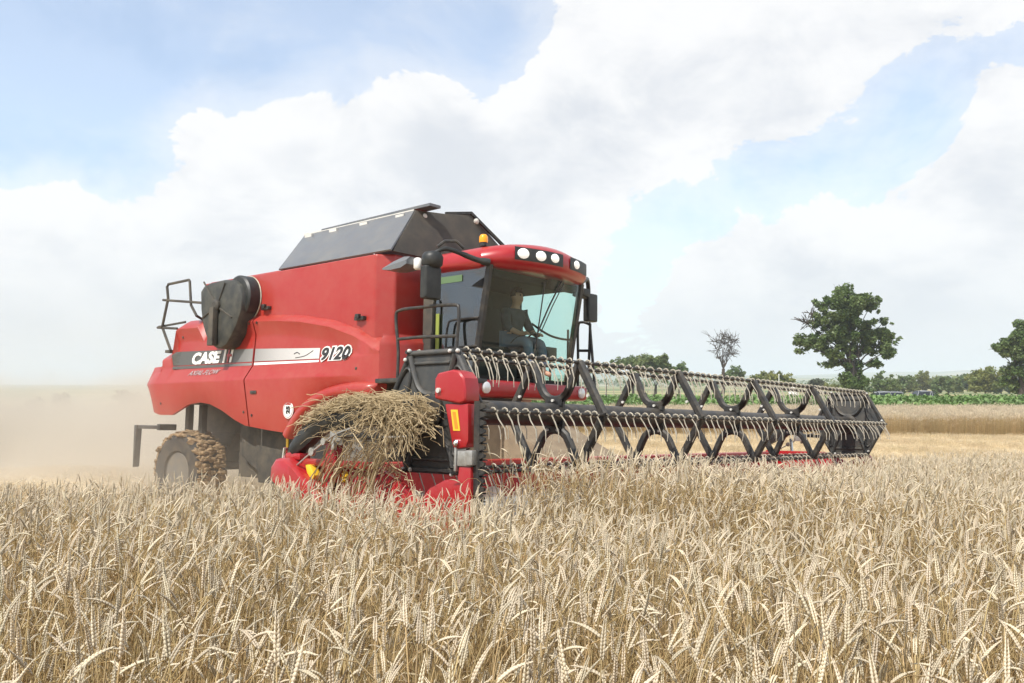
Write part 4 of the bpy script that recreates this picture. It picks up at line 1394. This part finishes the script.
for s in (-1, 1):
    m = MB(); m.lathe([(.004, .0), (.012, .004), (.012, .008), (.003, .012)], (PA + .172, .032 * s, 3.275), 0, 10); m.build('eye', 'ink', person)
m = MB(); m.tube([(PA + .172, -.025, 3.205), (PA + .180, 0, 3.203), (PA + .172, .025, 3.205)], .006, 5); m.build('mouth', mat('lips', (.30, .11, .09), .5), person)

# ================================================================== wheat, stubble and crops
def scatter(name, pts, rots, scls, picks, protos, kind_label, cat):
    """one object whose vertices carry copies of the prototype plants"""
    me = bpy.data.meshes.new(name)
    me.from_pydata([tuple(p) for p in pts], [], [])
    a = me.attributes.new('rot', 'FLOAT_VECTOR', 'POINT'); a.data.foreach_set('vector', np.asarray(rots, np.float32).ravel())
    a = me.attributes.new('scl', 'FLOAT', 'POINT'); a.data.foreach_set('value', np.asarray(scls, np.float32))
    a = me.attributes.new('pick', 'INT', 'POINT'); a.data.foreach_set('value', np.asarray(picks, np.int32))
    o = bpy.data.objects.new(name, me); col.objects.link(o)
    pc = bpy.data.collections.new(name + '_plants')
    for i, (pm) in enumerate(protos):
        po = bpy.data.objects.new('%s_plant_%02d' % (name, i), pm)
        pc.objects.link(po)
    ng = bpy.data.node_groups.new(name, 'GeometryNodeTree')
    ng.interface.new_socket('Geometry', in_out='INPUT', socket_type='NodeSocketGeometry')
    ng.interface.new_socket('Geometry', in_out='OUTPUT', socket_type='NodeSocketGeometry')
    N, L = ng.nodes.new, ng.links.new
    gi, go = N('NodeGroupInput'), N('NodeGroupOutput')
    ci = N('GeometryNodeCollectionInfo'); ci.inputs['Collection'].default_value = pc
    ci.inputs['Separate Children'].default_value = True; ci.inputs['Reset Children'].default_value = True
    def attr(nm, dt):
        n = N('GeometryNodeInputNamedAttribute'); n.data_type = dt; n.inputs['Name'].default_value = nm
        return next(s for s in n.outputs if s.enabled and s.name == 'Attribute')
    ip = N('GeometryNodeInstanceOnPoints')
    ip.inputs['Pick Instance'].default_value = True
    L(gi.outputs[0], ip.inputs['Points']); L(ci.outputs[0], ip.inputs['Instance'])
    L(attr('pick', 'INT'), ip.inputs['Instance Index'])
    er = N('FunctionNodeEulerToRotation'); L(attr('rot', 'FLOAT_VECTOR'), er.inputs[0]); L(er.outputs[0], ip.inputs['Rotation'])
    L(attr('scl', 'FLOAT'), ip.inputs['Scale'])
    L(ip.outputs[0], go.inputs[0])
    o.modifiers.new('plants', 'NODES').node_group = ng
    tag(o, kind_label, cat, kind='stuff')
    return o


def raw_mesh(mb, name, mats):
    me = bpy.data.meshes.new(name)
    me.from_pydata(mb.v, [], mb.f)
    for x in mats:
        me.materials.append(M[x])
    me.polygons.foreach_set('material_index', mb.m)
    me.polygons.foreach_set('use_smooth', [True] * len(me.polygons))
    return me


def wheat_stalk(mb, rg, h, nod, lean, ear=.09, base=(0, 0), yaw=0.0, detail=True, leaves=2):
    """one straw with its ear; nod = angle of the ear from upright"""
    cy, sy = math.cos(yaw), math.sin(yaw)
    def W(x, y, z):
        return (base[0] + cy * x - sy * y, base[1] + sy * x + cy * y, z)
    pts, ang, x, z = [], 0, 0.0, 0.0
    n = 7
    angs = []
    Ls = [h * .31, h * .27, h * .16, h * .08, h * .07, h * .06, h * .05]
    for i in range(n):
        f = [0.3, .6, .8, 1.0, 1.0, 1.0, 1.0][i]
        k = [0, 0, .03, .12, .32, .55, .80][i]
        a = lean * f + (nod - lean) * k
        pts.append(Vector((x, 0, z))); angs.append(a)
        x += math.sin(a) * Ls[i]; z += math.cos(a) * Ls[i]
    pts.append(Vector((x, 0, z)))
    mb.mi = 0
    mb.tube([W(*p) for p in pts], [.0022, .0021, .0019, .0017, .0015, .0014, .0014, .0015], 3, cap=False)
    # ear
    mb.mi = 1
    ns = 11 if detail else 5
    a = nod * .9
    p = Vector((x, 0, z))
    curl = (nod - lean) * .40 + rg.gauss(0, .22)
    sc = ear / .09
    for i in range(ns):
        u = i / (ns - 1)
        a = nod * .92 + curl * u
        d = Vector((math.sin(a), 0, math.cos(a))); s = Vector((0, 1, 0)); nn = d.cross(s)
        wd = (.55 + .75 * math.sin(math.pi * min(1, u * .9 + .18))) * sc
        for sg in (-1, 1):
            o = p + s * (sg * .0017 * wd) + d * (.0030 * sg * sc)
            L_ = (.0165 if detail else .024) * sc
            dd = (d + s * (sg * .11)).normalized()
            tip = o + dd * L_
            mid = o + dd * L_ * .42 + s * (sg * .0006)
            r1, r2 = .0028 * wd * (1 if detail else 1.4), .0034 * wd * (1 if detail else 1.4)
            vs = [o - d * .002, mid + s * r1, mid + nn * r2, mid - s * r1, mid - nn * r2, tip]
            mb.add([W(*v) for v in vs], [(0, 1, 2), (0, 2, 3), (0, 3, 4), (0, 4, 1), (5, 2, 1), (5, 3, 2), (5, 4, 3), (5, 1, 4)])
        p = p + d * (ear / ns)
    # tip
    # dry leaves
    mb.mi = 2
    for k in range(leaves):
        zt = rg.uniform(.35, .82)
        i0 = min(int(zt * 4), 3)
        q = pts[i0].lerp(pts[i0 + 1], rg.random())
        th = rg.uniform(0, 2 * math.pi); ln = rg.uniform(.10, .24); w = rg.uniform(.0016, .0034)
        up = rg.uniform(.2, 1.0); tw = rg.uniform(-1.5, 1.5)
        prev = Vector(q); el = R(65) * up
        rows = []
        for j in range(5):
            u = j / 4
            dirh = Vector((math.cos(th + tw * u * .4), math.sin(th + tw * u * .4), 0))
            side = Vector((-dirh.y, dirh.x, 0)) * (w * (1 - .85 * u)) 
            side.z = w * math.sin(tw * u * 2)
            rows.append([W(*(prev + side)), W(*(prev - side))])
            e = el - u * R(150)
            prev = prev + (dirh * math.cos(e) + Vector((0, 0, math.sin(e)))) * (ln / 4)
        mb.grid(rows)
    mb.mi = 0


wp = random.Random(21)
protos = []
nods = [8, 15, 22, 30, 38, 48, 60, 75, 95, 115, 135, 150, 20, 28, 35, 44]
for i, nd in enumerate(nods):
    mb = MB()
    wheat_stalk(mb, wp, .97 + (0.02 if nd < 60 else .05), R(nd), R(wp.uniform(2, 12)), ear=wp.uniform(.058, .080), leaves=1 if i % 3 else 0)
    protos.append(raw_mesh(mb, 'wheat_plant', ['stem', 'ear', 'leafdry']))
pw = np.array([.8, 1.0, 1.0, 1.0, .9, .9, .9, .9, 1.0, 1.1, 1.1, .9, 1.0, 1.0, .9, .8]); pw /= pw.sum()


def jitter_grid(x0, x1, y0, y1, dens):
    s = 1 / math.sqrt(dens)
    xs = np.arange(x0, x1, s); ys = np.arange(y0, y1, s)
    X, Y = np.meshgrid(xs, ys)
    X = X.ravel() + (rng.random(X.size) - .5) * s * 1.4
    Y = Y.ravel() + (rng.random(Y.size) - .5) * s * 1.4
    return X, Y


X, Y = jitter_grid(-14, 24, .55, 21, 560)
a, b = w2l(X, Y)
right_edge = 13.9 + (X - 5.6) * .62
keep = np.where(b < -4.95, Y < 7.35 + .12 * np.sin(X * 2.1) + .1 * rng.random(X.size), np.where(b < 4.75, a > .68, Y < right_edge))
keep &= (np.abs(X) < .60 * Y + 1.6)
X, Y = X[keep], Y[keep]
wob = np.sin(X * 1.3 + Y * .7) * .018 + np.sin(X * .45 - Y * .9 + 1) * .022 + np.sin(X * 3.1 + Y * 2.3) * .012
Z = ground_z(X, Y)
n = len(X)
wind = rng.normal(R(20), 1.3, n)            # loose common lean direction
rots = np.stack([rng.normal(0, .05, n), rng.normal(0, .05, n), wind + (rng.random(n) < .35) * rng.uniform(0, 6.28, n)], 1)
aw, bw = w2l(X, Y)
scl = np.clip(rng.normal(.93, .08, n), .66, 1.06) + wob
nearhd = 1 / (1 + np.exp(-(Y - 4.6) / .4))
scl *= 1 - .075 / (1 + np.exp((bw + 4.58) / .06)) * nearhd + np.interp(bw, [-4.66, -4.50, -3.4, -2.4, -1.0, 3.0, 6.0], [0, .22, .15, .035, .01, .025, .045]) * nearhd / (1 + np.exp((aw - 2.6) / .5))
wheat = scatter('wheat_field', np.stack([X, Y, Z], 1), rots, scl, rng.choice(len(protos), n, p=pw), protos, 'ripe wheat standing across the whole foreground', 'wheat')
print('wheat', n)

# standing crop strip beyond the stubble: tufts of lighter plants
tp = []
for i in range(6):
    mb = MB()
    for k in range(16):
        wheat_stalk(mb, wp, wp.uniform(.8, .98), R(wp.uniform(5, 70)), R(wp.uniform(0, 10)), ear=.10, base=(wp.gauss(0, .14), wp.gauss(0, .14)), yaw=wp.uniform(0, 6.28), detail=False, leaves=1)
    tp.append(raw_mesh(mb, 'wheat_tuft', ['stem', 'ear', 'leafdry']))
X, Y = jitter_grid(-6, 52, 39.5, 54, 22)
keep = (Y > 40 + .25 * np.sin(X * .9)) & (X > -4 + .3 * (Y - 40)) & (X < .66 * Y + 4)
X, Y = X[keep], Y[keep]; n = len(X)
scatter('wheat_strip', np.stack([X, Y, ground_z(X, Y)], 1), np.stack([rng.normal(0, .08, n), rng.normal(0, .08, n), rng.uniform(0, 6.28, n)], 1),
        rng.normal(.95, .08, n), rng.integers(0, 6, n), tp, 'uncut brown wheat strip standing beyond the pale stubble', 'wheat')
print('strip', n)

# stubble and loose straw
sp = []
for i in range(6):
    mb = MB()
    for k in range(14):
        x, y = wp.gauss(0, .10), wp.gauss(0, .10); h = wp.uniform(.08, .17)
        mb.tube([(x, y, 0), (x + wp.gauss(0, .02), y + wp.gauss(0, .02), h)], .0028, 3, cap=False)
    for k in range(7):
        x, y = wp.gauss(0, .14), wp.gauss(0, .14); t = wp.uniform(0, 6.28); l = wp.uniform(.08, .2); z = wp.uniform(.02, .09)
        mb.tube([(x, y, z), (x + l * math.cos(t), y + l * math.sin(t), z + wp.gauss(0, .03))], .003, 3, cap=False)
    sp.append(raw_mesh(mb, 'stubble_tuft', ['stubble']))
X, Y = jitter_grid(-26, 34, 6.5, 41, 17)
a, b = w2l(X, Y)
right_edge = 13.9 + (X - 5.6) * .62
keep = ~np.where(b < -4.95, Y < 7.3, np.where(b < 4.75, a > .5, Y < right_edge)) & (np.abs(X) < .64 * Y + 3) & (Y < 40.5)
X, Y = X[keep], Y[keep]; n = len(X)
sw = .85 + .35 * np.sin((a[keep] * 0 + b[keep]) * 1.4)
scatter('stubble', np.stack([X, Y, ground_z(X, Y)], 1), np.stack([rng.normal(0, .1, n), rng.normal(0, .1, n), rng.uniform(0, 6.28, n)], 1),
        np.clip(rng.normal(1, .2, n) * sw, .5, 1.6), rng.integers(0, 6, n), sp, 'short pale stubble and loose straw on the harvested ground', 'stubble')
print('stubble', n)

# green leafy crop behind it
cp = []
for i in range(5):
    mb = MB()
    for k in range(22):
        th = wp.uniform(0, 6.28); el = wp.uniform(-.1, 1.2); z0 = wp.uniform(.15, .85); r0 = .04
        ln = wp.uniform(.22, .42); w = wp.uniform(.06, .11)
        d = Vector((math.cos(th) * math.cos(el), math.sin(th) * math.cos(el), math.sin(el))); s = Vector((-math.sin(th), math.cos(th), wp.gauss(0, .3)))
        o = Vector((0, 0, z0))
        p1 = o + d * ln * .5; p2 = o + d * ln + Vector((0, 0, -.10))
        mb.add([o, p1 + s * w, p2, p1 - s * w], [(0, 1, 2), (0, 2, 3)])
    mb.tube([(0, 0, 0), (.01, .01, .9)], .012, 4)
    cp.append(raw_mesh(mb, 'crop_plant', ['crop']))
X, Y = jitter_grid(-8, 78, 54.6, 84, 5.5)
keep = (X > -6 + .25 * (Y - 55)) & (X < .66 * Y + 6)
X, Y = X[keep], Y[keep]; n = len(X)
scatter('green_crop', np.stack([X, Y, ground_z(X, Y)], 1), np.stack([rng.normal(0, .12, n), rng.normal(0, .12, n), rng.uniform(0, 6.28, n)], 1),
        rng.normal(1.08, .12, n), rng.integers(0, 5, n), cp, 'band of bright green leafy crop behind the brown wheat strip', 'crop')
print('crop', n)

# ================================================================== trees, cars and far things
def at(px, py, Y):
    d = ray(px, py)
    return Vector((0, 0, EYE)) + d * (Y / d.y)


def leaf_cloud(mb, rg, c, rad, n, size):
    """leaf faces through an uneven clump"""
    sub = [(Vector((rg.gauss(0, .5), rg.gauss(0, .5), rg.gauss(0, .42))), rg.uniform(.28, .5)) for _ in range(15)]
    for i in range(n):
        s, sr = rg.choice(sub)
        v = Vector((rg.gauss(0, 1), rg.gauss(0, 1), rg.gauss(0, 1))).normalized() * (rg.random() ** .45) * sr
        p = Vector(c) + Vector(((s.x + v.x) * rad[0], (s.y + v.y) * rad[1], (s.z + v.z) * rad[2]))
        u = Vector((rg.gauss(0, 1), rg.gauss(0, 1), rg.gauss(0, .8))).normalized()
        w = u.cross(Vector((rg.gauss(0, 1), rg.gauss(0, 1), rg.gauss(0, 1)))).normalized()
        z = size * rg.uniform(.6, 1.5)
        mb.add([p - u * z, p + w * z * .55, p + u * z, p - w * z * .55], [(0, 1, 2), (0, 2, 3)])


def limb(mb, rg, p, q, r0, r1, wob=.12, n=5):
    pts = []
    L_ = (Vector(q) - Vector(p)).length
    for i in range(n + 1):
        t = i / n
        x = Vector(p).lerp(Vector(q), t)
        if 0 < i < n:
            x += Vector((rg.gauss(0, wob), rg.gauss(0, wob), rg.gauss(0, wob * .5))) * L_ * .25
        pts.append(x)
    mb.tube(pts, [r0 + (r1 - r0) * i / n for i in range(n + 1)], 6)
    return pts


def tree(name, label, cat_, base_px, Y, base_z, clumps, leafm, trunk_r, dens=1.0, leaf=.16, group=None, dead=(), seed=0, fork=.45):
    """clumps: (px, py, radius px) of the leaf masses, each given its own depth in the crown"""
    rg = random.Random(seed * 13 + 5)
    k = Y / FPX
    bx = at(base_px, 383, Y).x
    base = Vector((bx, Y, float(base_z)))
    root = empty(name, base)
    tag(root, label, cat_, group)
    tr = MB(); cr = MB()
    cl = []
    for px, py, r in clumps:
        c = at(px, py, Y) + Vector((0, rg.uniform(-.9, .9) * r * k * .9, 0))
        cl.append((c - base, r * k))
    top = max(c.z for c, _ in cl)
    cent = Vector((sum(c.x for c, _ in cl) / len(cl), 0, 0))
    f = Vector((cent.x * .4, 0, top * fork))
    limb(tr, rg, (0, 0, -.1), f, trunk_r, trunk_r * .7, .05)
    for c, r in cl:
        if c.z < top * .25:
            continue
        limb(tr, rg, f * rg.uniform(.6, 1.0), c, trunk_r * .24, trunk_r * .06, .14)
        for j in range(4):
            limb(tr, rg, c, c + Vector((rg.gauss(0, .6), rg.gauss(0, .6), rg.gauss(0, .5))) * r, trunk_r * .08, trunk_r * .02, .15, 3)
    for c, r in cl:
        n = int(dens * 38 * (r / leaf) ** 2 * .42)
        leaf_cloud(cr, rg, c, (r * 1.05, r * 1.1, r * .95), max(n, 60), leaf)
    for px, py, r in dead:
        c = at(px, py, Y) - base
        limb(tr, rg, f, c, trunk_r * .25, trunk_r * .06, .1)
        for j in range(16):
            e = c + Vector((rg.gauss(0, .7), rg.gauss(0, .7), rg.gauss(.2, .7))) * r * k
            limb(tr, rg, c, e, trunk_r * .13, trunk_r * .06, .15, 3)
            for q in range(2):
                limb(tr, rg, c.lerp(e, .6), e + Vector((rg.gauss(0, .4), rg.gauss(0, .4), rg.gauss(.1, .4))) * r * k, trunk_r * .09, trunk_r * .05, .1, 2)
    tr.build('trunk', 'bark', root, smooth=60, recalc=False)
    if clumps and leafm:
        cr.build('crown', leafm, root, smooth=0, recalc=False)
    return root


gz = lambda x, y: float(ground_z(x, y))
Yt = 92
tree('oak_tree', 'tall dark green tree with a dead branch rising behind the far end of the reel', 'tree', 852, Yt, gz(35, Yt),
     [(842, 300, 15), (826, 304, 10), (858, 303, 12), (850, 314, 14), (870, 306, 6), (824, 320, 10), (838, 322, 11), (803, 345, 9), (812, 338, 7), (822, 338, 12), (846, 334, 14), (866, 330, 11),
      (884, 322, 5), (880, 338, 13), (868, 348, 11), (890, 336, 6), (884, 352, 10), (832, 352, 9), (824, 350, 6), (834, 363, 7), (826, 365, 5), (850, 350, 9), (876, 364, 6), (852, 366, 10), (846, 378, 10), (858, 378, 9), (850, 386, 8)],
     'leaf', .42, dens=1.75, leaf=.14, dead=[(807, 323, 7), (812, 316, 5)], seed=1)
Yt = 96
tree('oak_tree', 'dark green tree cut off by the right edge of the picture', 'tree', 1020, Yt, gz(52, Yt),
     [(1006, 342, 11), (1018, 336, 12), (996, 348, 7), (1030, 345, 14), (1012, 354, 10), (1026, 362, 12), (1016, 372, 10), (1034, 330, 14), (1046, 350, 14), (1022, 383, 10), (1008, 380, 7), (1050, 335, 12)],
     'leaf', .36, dens=1.8, leaf=.14, seed=2)
Yt = 120
tree('bare_tree', 'bare dead tree with thin branches standing beyond the reel', 'tree', 723, Yt, gz(28, Yt), [(724, 348, 2)], None, .30,
     dead=[(724, 344, 8), (718, 350, 6), (731, 347, 6), (716, 342, 5), (734, 341, 5), (722, 338, 5), (729, 338, 5), (727, 355, 4), (719, 358, 4), (732, 354, 4)], seed=3, fork=.6)
Yt = 140
bg_trees = [
    ('broad_tree', 'broad green tree, tallest of the clump behind the middle of the reel', [(652, 361, 9), (660, 362, 9), (645, 364, 8), (668, 367, 6), (656, 371, 10)], 655, 'leaf_b'),
    ('broad_tree', 'rounded green tree left of the tallest one in the clump behind the reel', [(633, 362, 8), (628, 366, 7), (638, 369, 8)], 633, 'leaf_b'),
    ('shrub', 'low green bush at the left end of the clump beside the cab', [(606, 366, 7), (615, 366, 8), (598, 368, 6)], 606, 'leaf_b'),
    ('shrub', 'sloping green bush at the right end of the clump behind the reel', [(678, 370, 7), (686, 375, 6), (672, 374, 7)], 679, 'leaf_b'),
    ('shrub', 'small round bush just right of the bare dead tree', [(734, 373, 7), (740, 374, 5), (730, 378, 6)], 735, 'leaf_b'),
    ('shrub', 'wide yellow-green bush between the dead tree and the tall tree', [(764, 379, 7), (774, 377, 7), (784, 379, 7), (755, 382, 6), (790, 382, 5)], 773, 'leaf_y'),
    ('shrub', 'small grey-green bush left of the tall tree trunk', [(815, 383, 5), (820, 384, 5), (811, 386, 4)], 816, 'leaf_d'),
    ('shrub', 'low olive bush touching the left side of the tall tree', [(829, 386, 5), (835, 387, 4)], 831, 'leaf_y'),
]
for i, (nm, lb, cl, bp, lm) in enumerate(bg_trees):
    y_ = Yt + i * 4
    tree(nm, lb, 'tree' if 'tree' in nm else 'bush', bp, y_, gz(at(bp, 383, y_).x, y_), cl, lm, .16 if nm == 'shrub' else .28, dens=1.5, leaf=.2, group='bushes beyond the header', seed=20 + i, fork=.35)
right = [
    ('pale green bush just right of the tall tree trunk', [(882, 380, 6), (890, 381, 5), (876, 384, 5)], 883, 'leaf_b'),
    ('dull green bush second from the tall tree above the parked cars', [(900, 381, 5), (907, 382, 6), (898, 385, 5)], 903, 'leaf_b'),
    ('yellowish taller bush above the parked cars', [(921, 377, 6), (926, 382, 6), (916, 384, 5), (931, 385, 4)], 922, 'leaf_y'),
    ('dark green bush between the yellowish bush and the big hedge bush', [(941, 381, 5), (949, 382, 6), (955, 384, 5)], 948, 'leaf_b'),
    ('mid green bush beside the largest hedge bush', [(960, 381, 6), (967, 382, 5)], 963, 'leaf_b'),
    ('largest bright green hedge bush left of the edge tree', [(981, 375, 8), (989, 376, 8), (976, 381, 7), (994, 382, 7), (985, 384, 8)], 985, 'leaf_y'),
    ('dark low bush at the foot of the edge tree', [(1003, 383, 6), (999, 387, 5)], 1001, 'leaf'),
]
for i, (lb, cl, bp, lm) in enumerate(right):
    y_ = 150 + (i * 37) % 90
    tree('hedge_bush', lb, 'bush', bp, y_, gz(at(bp, 383, y_).x, y_), [(x_, yy, r_ * 1.15) for x_, yy, r_ in cl] + [(bp + dx_, 387 + dx_ % 3, 4.5) for dx_ in (-13, -7, 0, 6, 12)], lm, .12, dens=1.3, leaf=.24, group='bushes along the right hedge', seed=50 + i, fork=.3)
# dusty trees far left
for i, (lb, cl, bp) in enumerate([
        ('faint dusty tree at the left edge of the picture', [(22, 412, 11), (34, 410, 9), (8, 414, 10), (-6, 414, 10), (30, 424, 12), (12, 426, 12)], 18),
        ('faint dusty tree between the left edge and the combine', [(62, 402, 9), (70, 406, 8), (56, 412, 9), (68, 416, 9)], 63),
        ('faint dusty tree just behind the rear of the combine', [(126, 398, 8), (134, 402, 9), (120, 408, 9), (138, 412, 10)], 128)]):
    y_ = 80 + 6 * i
    x_ = at(bp, 383, y_).x
    tree('dusty_tree', lb, 'tree', bp, y_, gz(x_, y_), cl, 'leaf_d', .22, dens=1.0, leaf=.22, group='trees in the dust', seed=80 + i, fork=.4)

# far woods along the plain
wm = MB(); rg = random.Random(99)
for i in range(170):
    y_ = rg.uniform(320, 900); x_ = rg.uniform(-.12, .66) * y_
    h = rg.uniform(3, 7)
    leaf_cloud(wm, rg, (x_, y_, gz(x_, y_) + h * .5), (h * rg.uniform(.8, 2.2), h, h * .55), 60, .8)
tag(wm.build('far_wood', 'leaf_b', None, smooth=0, recalc=False), 'distant belt of trees fading into the haze below the hills', 'woods', kind='stuff')


# cars parked along the road
def car(label, px, Y, paint, ln=4.3, h=1.48, yaw=0.0, wagon=True):
    x = at(px, 383, Y).x
    root = empty('parked_car', (x, Y, gz(x, Y)))
    root.rotation_euler = (0, 0, yaw)
    tag(root, label, 'car', 'cars parked beyond the crop')
    L2 = ln / 2
    def sect(xs, hs, ws, lo):
        return [[(x_, -w_, lo), (x_, -w_ * 1.0, (lo + hh) / 2), (x_, -w_ * .93, hh), (x_, w_ * .93, hh), (x_, w_, (lo + hh) / 2), (x_, w_, lo), (x_, -w_, lo)] for x_, hh, w_ in zip(xs, hs, ws)]
    m = MB()
    xs = [-L2, -L2 + .08, -L2 * .6, 0, L2 * .45, L2 * .85, L2 - .06, L2]
    hs = [.70, .86, .93, .92, .90, .78, .66, .55]
    ws = [.74, .82, .87, .87, .87, .84, .76, .7]
    rows = sect(xs, hs, ws, .28)
    m.grid(rows); m.f += [tuple(range(6)), tuple(range(7 * 7, 7 * 7 + 6))]; m.m += [0, 0]
    body = m.build('body', paint, root, smooth=40)
    m = MB()
    xs = [-L2 * (.93 if wagon else .7), -L2 * (.80 if wagon else .45), -.2, .35, L2 * .50]
    hs = [.95, h - .04, h, h - .05, .93]
    rows = [[(x_, -.80, .90), (x_, -.80 + .20 * (hh - .9) / .6, hh), (x_, .80 - .20 * (hh - .9) / .6, hh), (x_, .80, .90), (x_, -.80, .90)] for x_, hh in zip(xs, hs)]
    m.grid(rows); m.f += [tuple(range(4)), tuple(range(20, 24))]; m.m += [0, 0]
    m.build('cabin_glass', 'carglass', root, smooth=30)
    m = MB()
    rows = [[(x_, -.81 + .20 * (hh - .99) / .6 - .01, hh - .09), (x_, -.60, hh - .01), (x_, -.4, hh + .02), (x_, .4, hh + .02), (x_, .60, hh - .01), (x_, .81 - .20 * (hh - .99) / .6 + .01, hh - .09)] for x_, hh in zip(xs[1:4], hs[1:4])]
    m.grid(rows)
    m.build('roof', paint, root, smooth=60)
    for x_ in (xs[0] + .05, xs[1] + .9, xs[3] - .1):
        for s in (-1, 1):
            m = MB(); m.tube([(x_, s * .80, .92), (x_ + (.22 if x_ < 0 else .0), s * .63, h - .07)], .028, 4); m.build('window_pillar', paint, root)
    for x_ in (-L2 * .62, L2 * .62):
        for s in (-1, 1):
            m = MB(); m.lathe([(.18, 0), (.30, 0), (.32, .03), (.32, .17), (.30, .2), (.18, .2)], (x_, s * .78 - .1, .32), 1, 20); w_ = m.build('wheel', 'tyre', root, smooth=40)
            m = MB(); m.lathe([(.19, s * .10), (.05, s * .09)], (x_, s * .78, .32), 1, 16); m.build('rim', 'silver', w_)
    for s in (-1, 1):
        m = MB(); m.box(L2 - .10, L2 - .02, s * .58 - .12, s * .58 + .12, .56, .66); m.build('headlight', 'lens_off', root, bevel=.02)
        m = MB(); m.box(-L2 - .01, -L2 + .04, s * .62 - .08, s * .62 + .08, .66, .80); m.build('tail_light', 'red', root, bevel=.01)
    return root


car('silver estate car beside the tall tree, its roof above the crop', 880, 85.5, 'silver', 4.6, 1.50, R(172))
car('pale car with a rounded roof below the yellowish bush', 926, 96, 'silver', 4.2, 1.46, R(5), False)

# thin pole and white pillar far behind the reel
p0 = at(779, 383, 150)
m = MB(); m.tube([(0, 0, 0), (0, 0, 3.6)], [.09, .06], 8); m.lathe([(.12, 0), (.12, .12), (.03, .2)], (0, 0, 3.6), 2, 8)
o = m.build('field_post', 'white_paint', None, smooth=40); o.location = (p0.x, 150, gz(p0.x, 150)); tag(o, 'thin pale post in front of the yellow-green bush', 'post')
p0 = at(793, 383, 150)
m = MB(); m.prism([(-.9, 0), (.9, 0), (.7, .8), (.3, .9), (.2, 1.9), (.08, 2.3), (-.08, 2.3), (-.2, 1.9), (-.3, .9), (-.7, .8)], 1, -.45, .45)
o = m.build('white_marker', 'white_paint', None, smooth=30, bevel=.03); o.location = (p0.x, 150, gz(p0.x, 150)); tag(o, 'small pointed white marker at the right end of the yellow-green bush', 'marker')


# ================================================================== dust and haze
def volume_mat(name, color, dens, aniso=0.0, nodes=None):
    m = bpy.data.materials.new(name); m.use_nodes = True
    nt = m.node_tree; nt.nodes.clear()
    N, L = nt.nodes.new, nt.links.new
    pv = N('ShaderNodeVolumePrincipled'); pv.inputs['Color'].default_value = (*color, 1); pv.inputs['Density'].default_value = dens
    pv.inputs['Anisotropy'].default_value = aniso
    o = N('ShaderNodeOutputMaterial'); L(pv.outputs[0], o.inputs['Volume'])
    if nodes:
        nodes(nt, N, L, pv)
    return m


def dust_nodes(nt, N, L, pv):
    t = N('ShaderNodeTexCoord')
    s = N('ShaderNodeSeparateXYZ'); L(t.outputs['Object'], s.inputs[0])      # unit box -1..1
    nz = N('ShaderNodeTexNoise'); nz.inputs['Scale'].default_value = 1.6; nz.inputs['Detail'].default_value = 4; nz.inputs['Roughness'].default_value = .55
    mp = N('ShaderNodeMapping'); mp.inputs['Scale'].default_value = (1.6, 1.2, .9); L(t.outputs['Object'], mp.inputs[0]); L(mp.outputs[0], nz.inputs['Vector'])
    def ramp(sock, a, b, lo, hi):
        r = N('ShaderNodeMapRange'); r.interpolation_type = 'SMOOTHSTEP'; L(sock, r.inputs[0])
        for i, v in enumerate((a, b, lo, hi)):
            r.inputs[i + 1].default_value = v
        return r.outputs[0]
    def mul(a, b):
        k = N('ShaderNodeMath'); k.operation = 'MULTIPLY'
        for i, v in enumerate((a, b)):
            if isinstance(v, (int, float)):
                k.inputs[i].default_value = v
            else:
                L(v, k.inputs[i])
        return k.outputs[0]
    zz = N('ShaderNodeMath'); zz.operation = 'MULTIPLY_ADD'; zz.inputs[1].default_value = -.9; L(nz.outputs['Fac'], zz.inputs[0])
    z2 = N('ShaderNodeMath'); z2.operation = 'ADD'; z2.inputs[1].default_value = .45; L(zz.outputs[0], z2.inputs[0]); L(s.outputs[2], zz.inputs[2])
    low = ramp(z2.outputs[0], -.66, -.10, 1.0, .03)
    high = ramp(s.outputs[2], -.3, .45, 1.0, 0.0)
    ex = mul(ramp(s.outputs[0], -1.0, -.75, 0, 1), ramp(s.outputs[0], .45, .98, 1, 0))
    ey = mul(ramp(s.outputs[1], -1.0, -.7, 0, 1), ramp(s.outputs[1], .7, 1.0, 1, 0))
    d = mul(mul(mul(low, high), mul(ex, ey)), ramp(nz.outputs['Fac'], .38, .64, .08, 2.1))
    L(mul(d, .29), pv.inputs['Density'])


m = MB(); m.box(-1, 1, -1, 1, -1, 1)
dust = m.build('dust_cloud', volume_mat('dust', (.86, .80, .70), .1, .2, dust_nodes), None, smooth=0)
dust.location = (-19, 30, 2.6)
dust.scale = (19, 18, 5.4)
tag(dust, 'tan dust cloud drifting behind the rear of the combine', 'dust', kind='stuff')

m = MB(); m.box(-5200, 5200, -3000, 5400, -14, 92)
hz_ = m.build('haze', volume_mat('haze_air', (.80, .87, .97), .00042, .0), None, smooth=0)
tag(hz_, 'pale summer haze over the far fields', 'haze', kind='stuff')
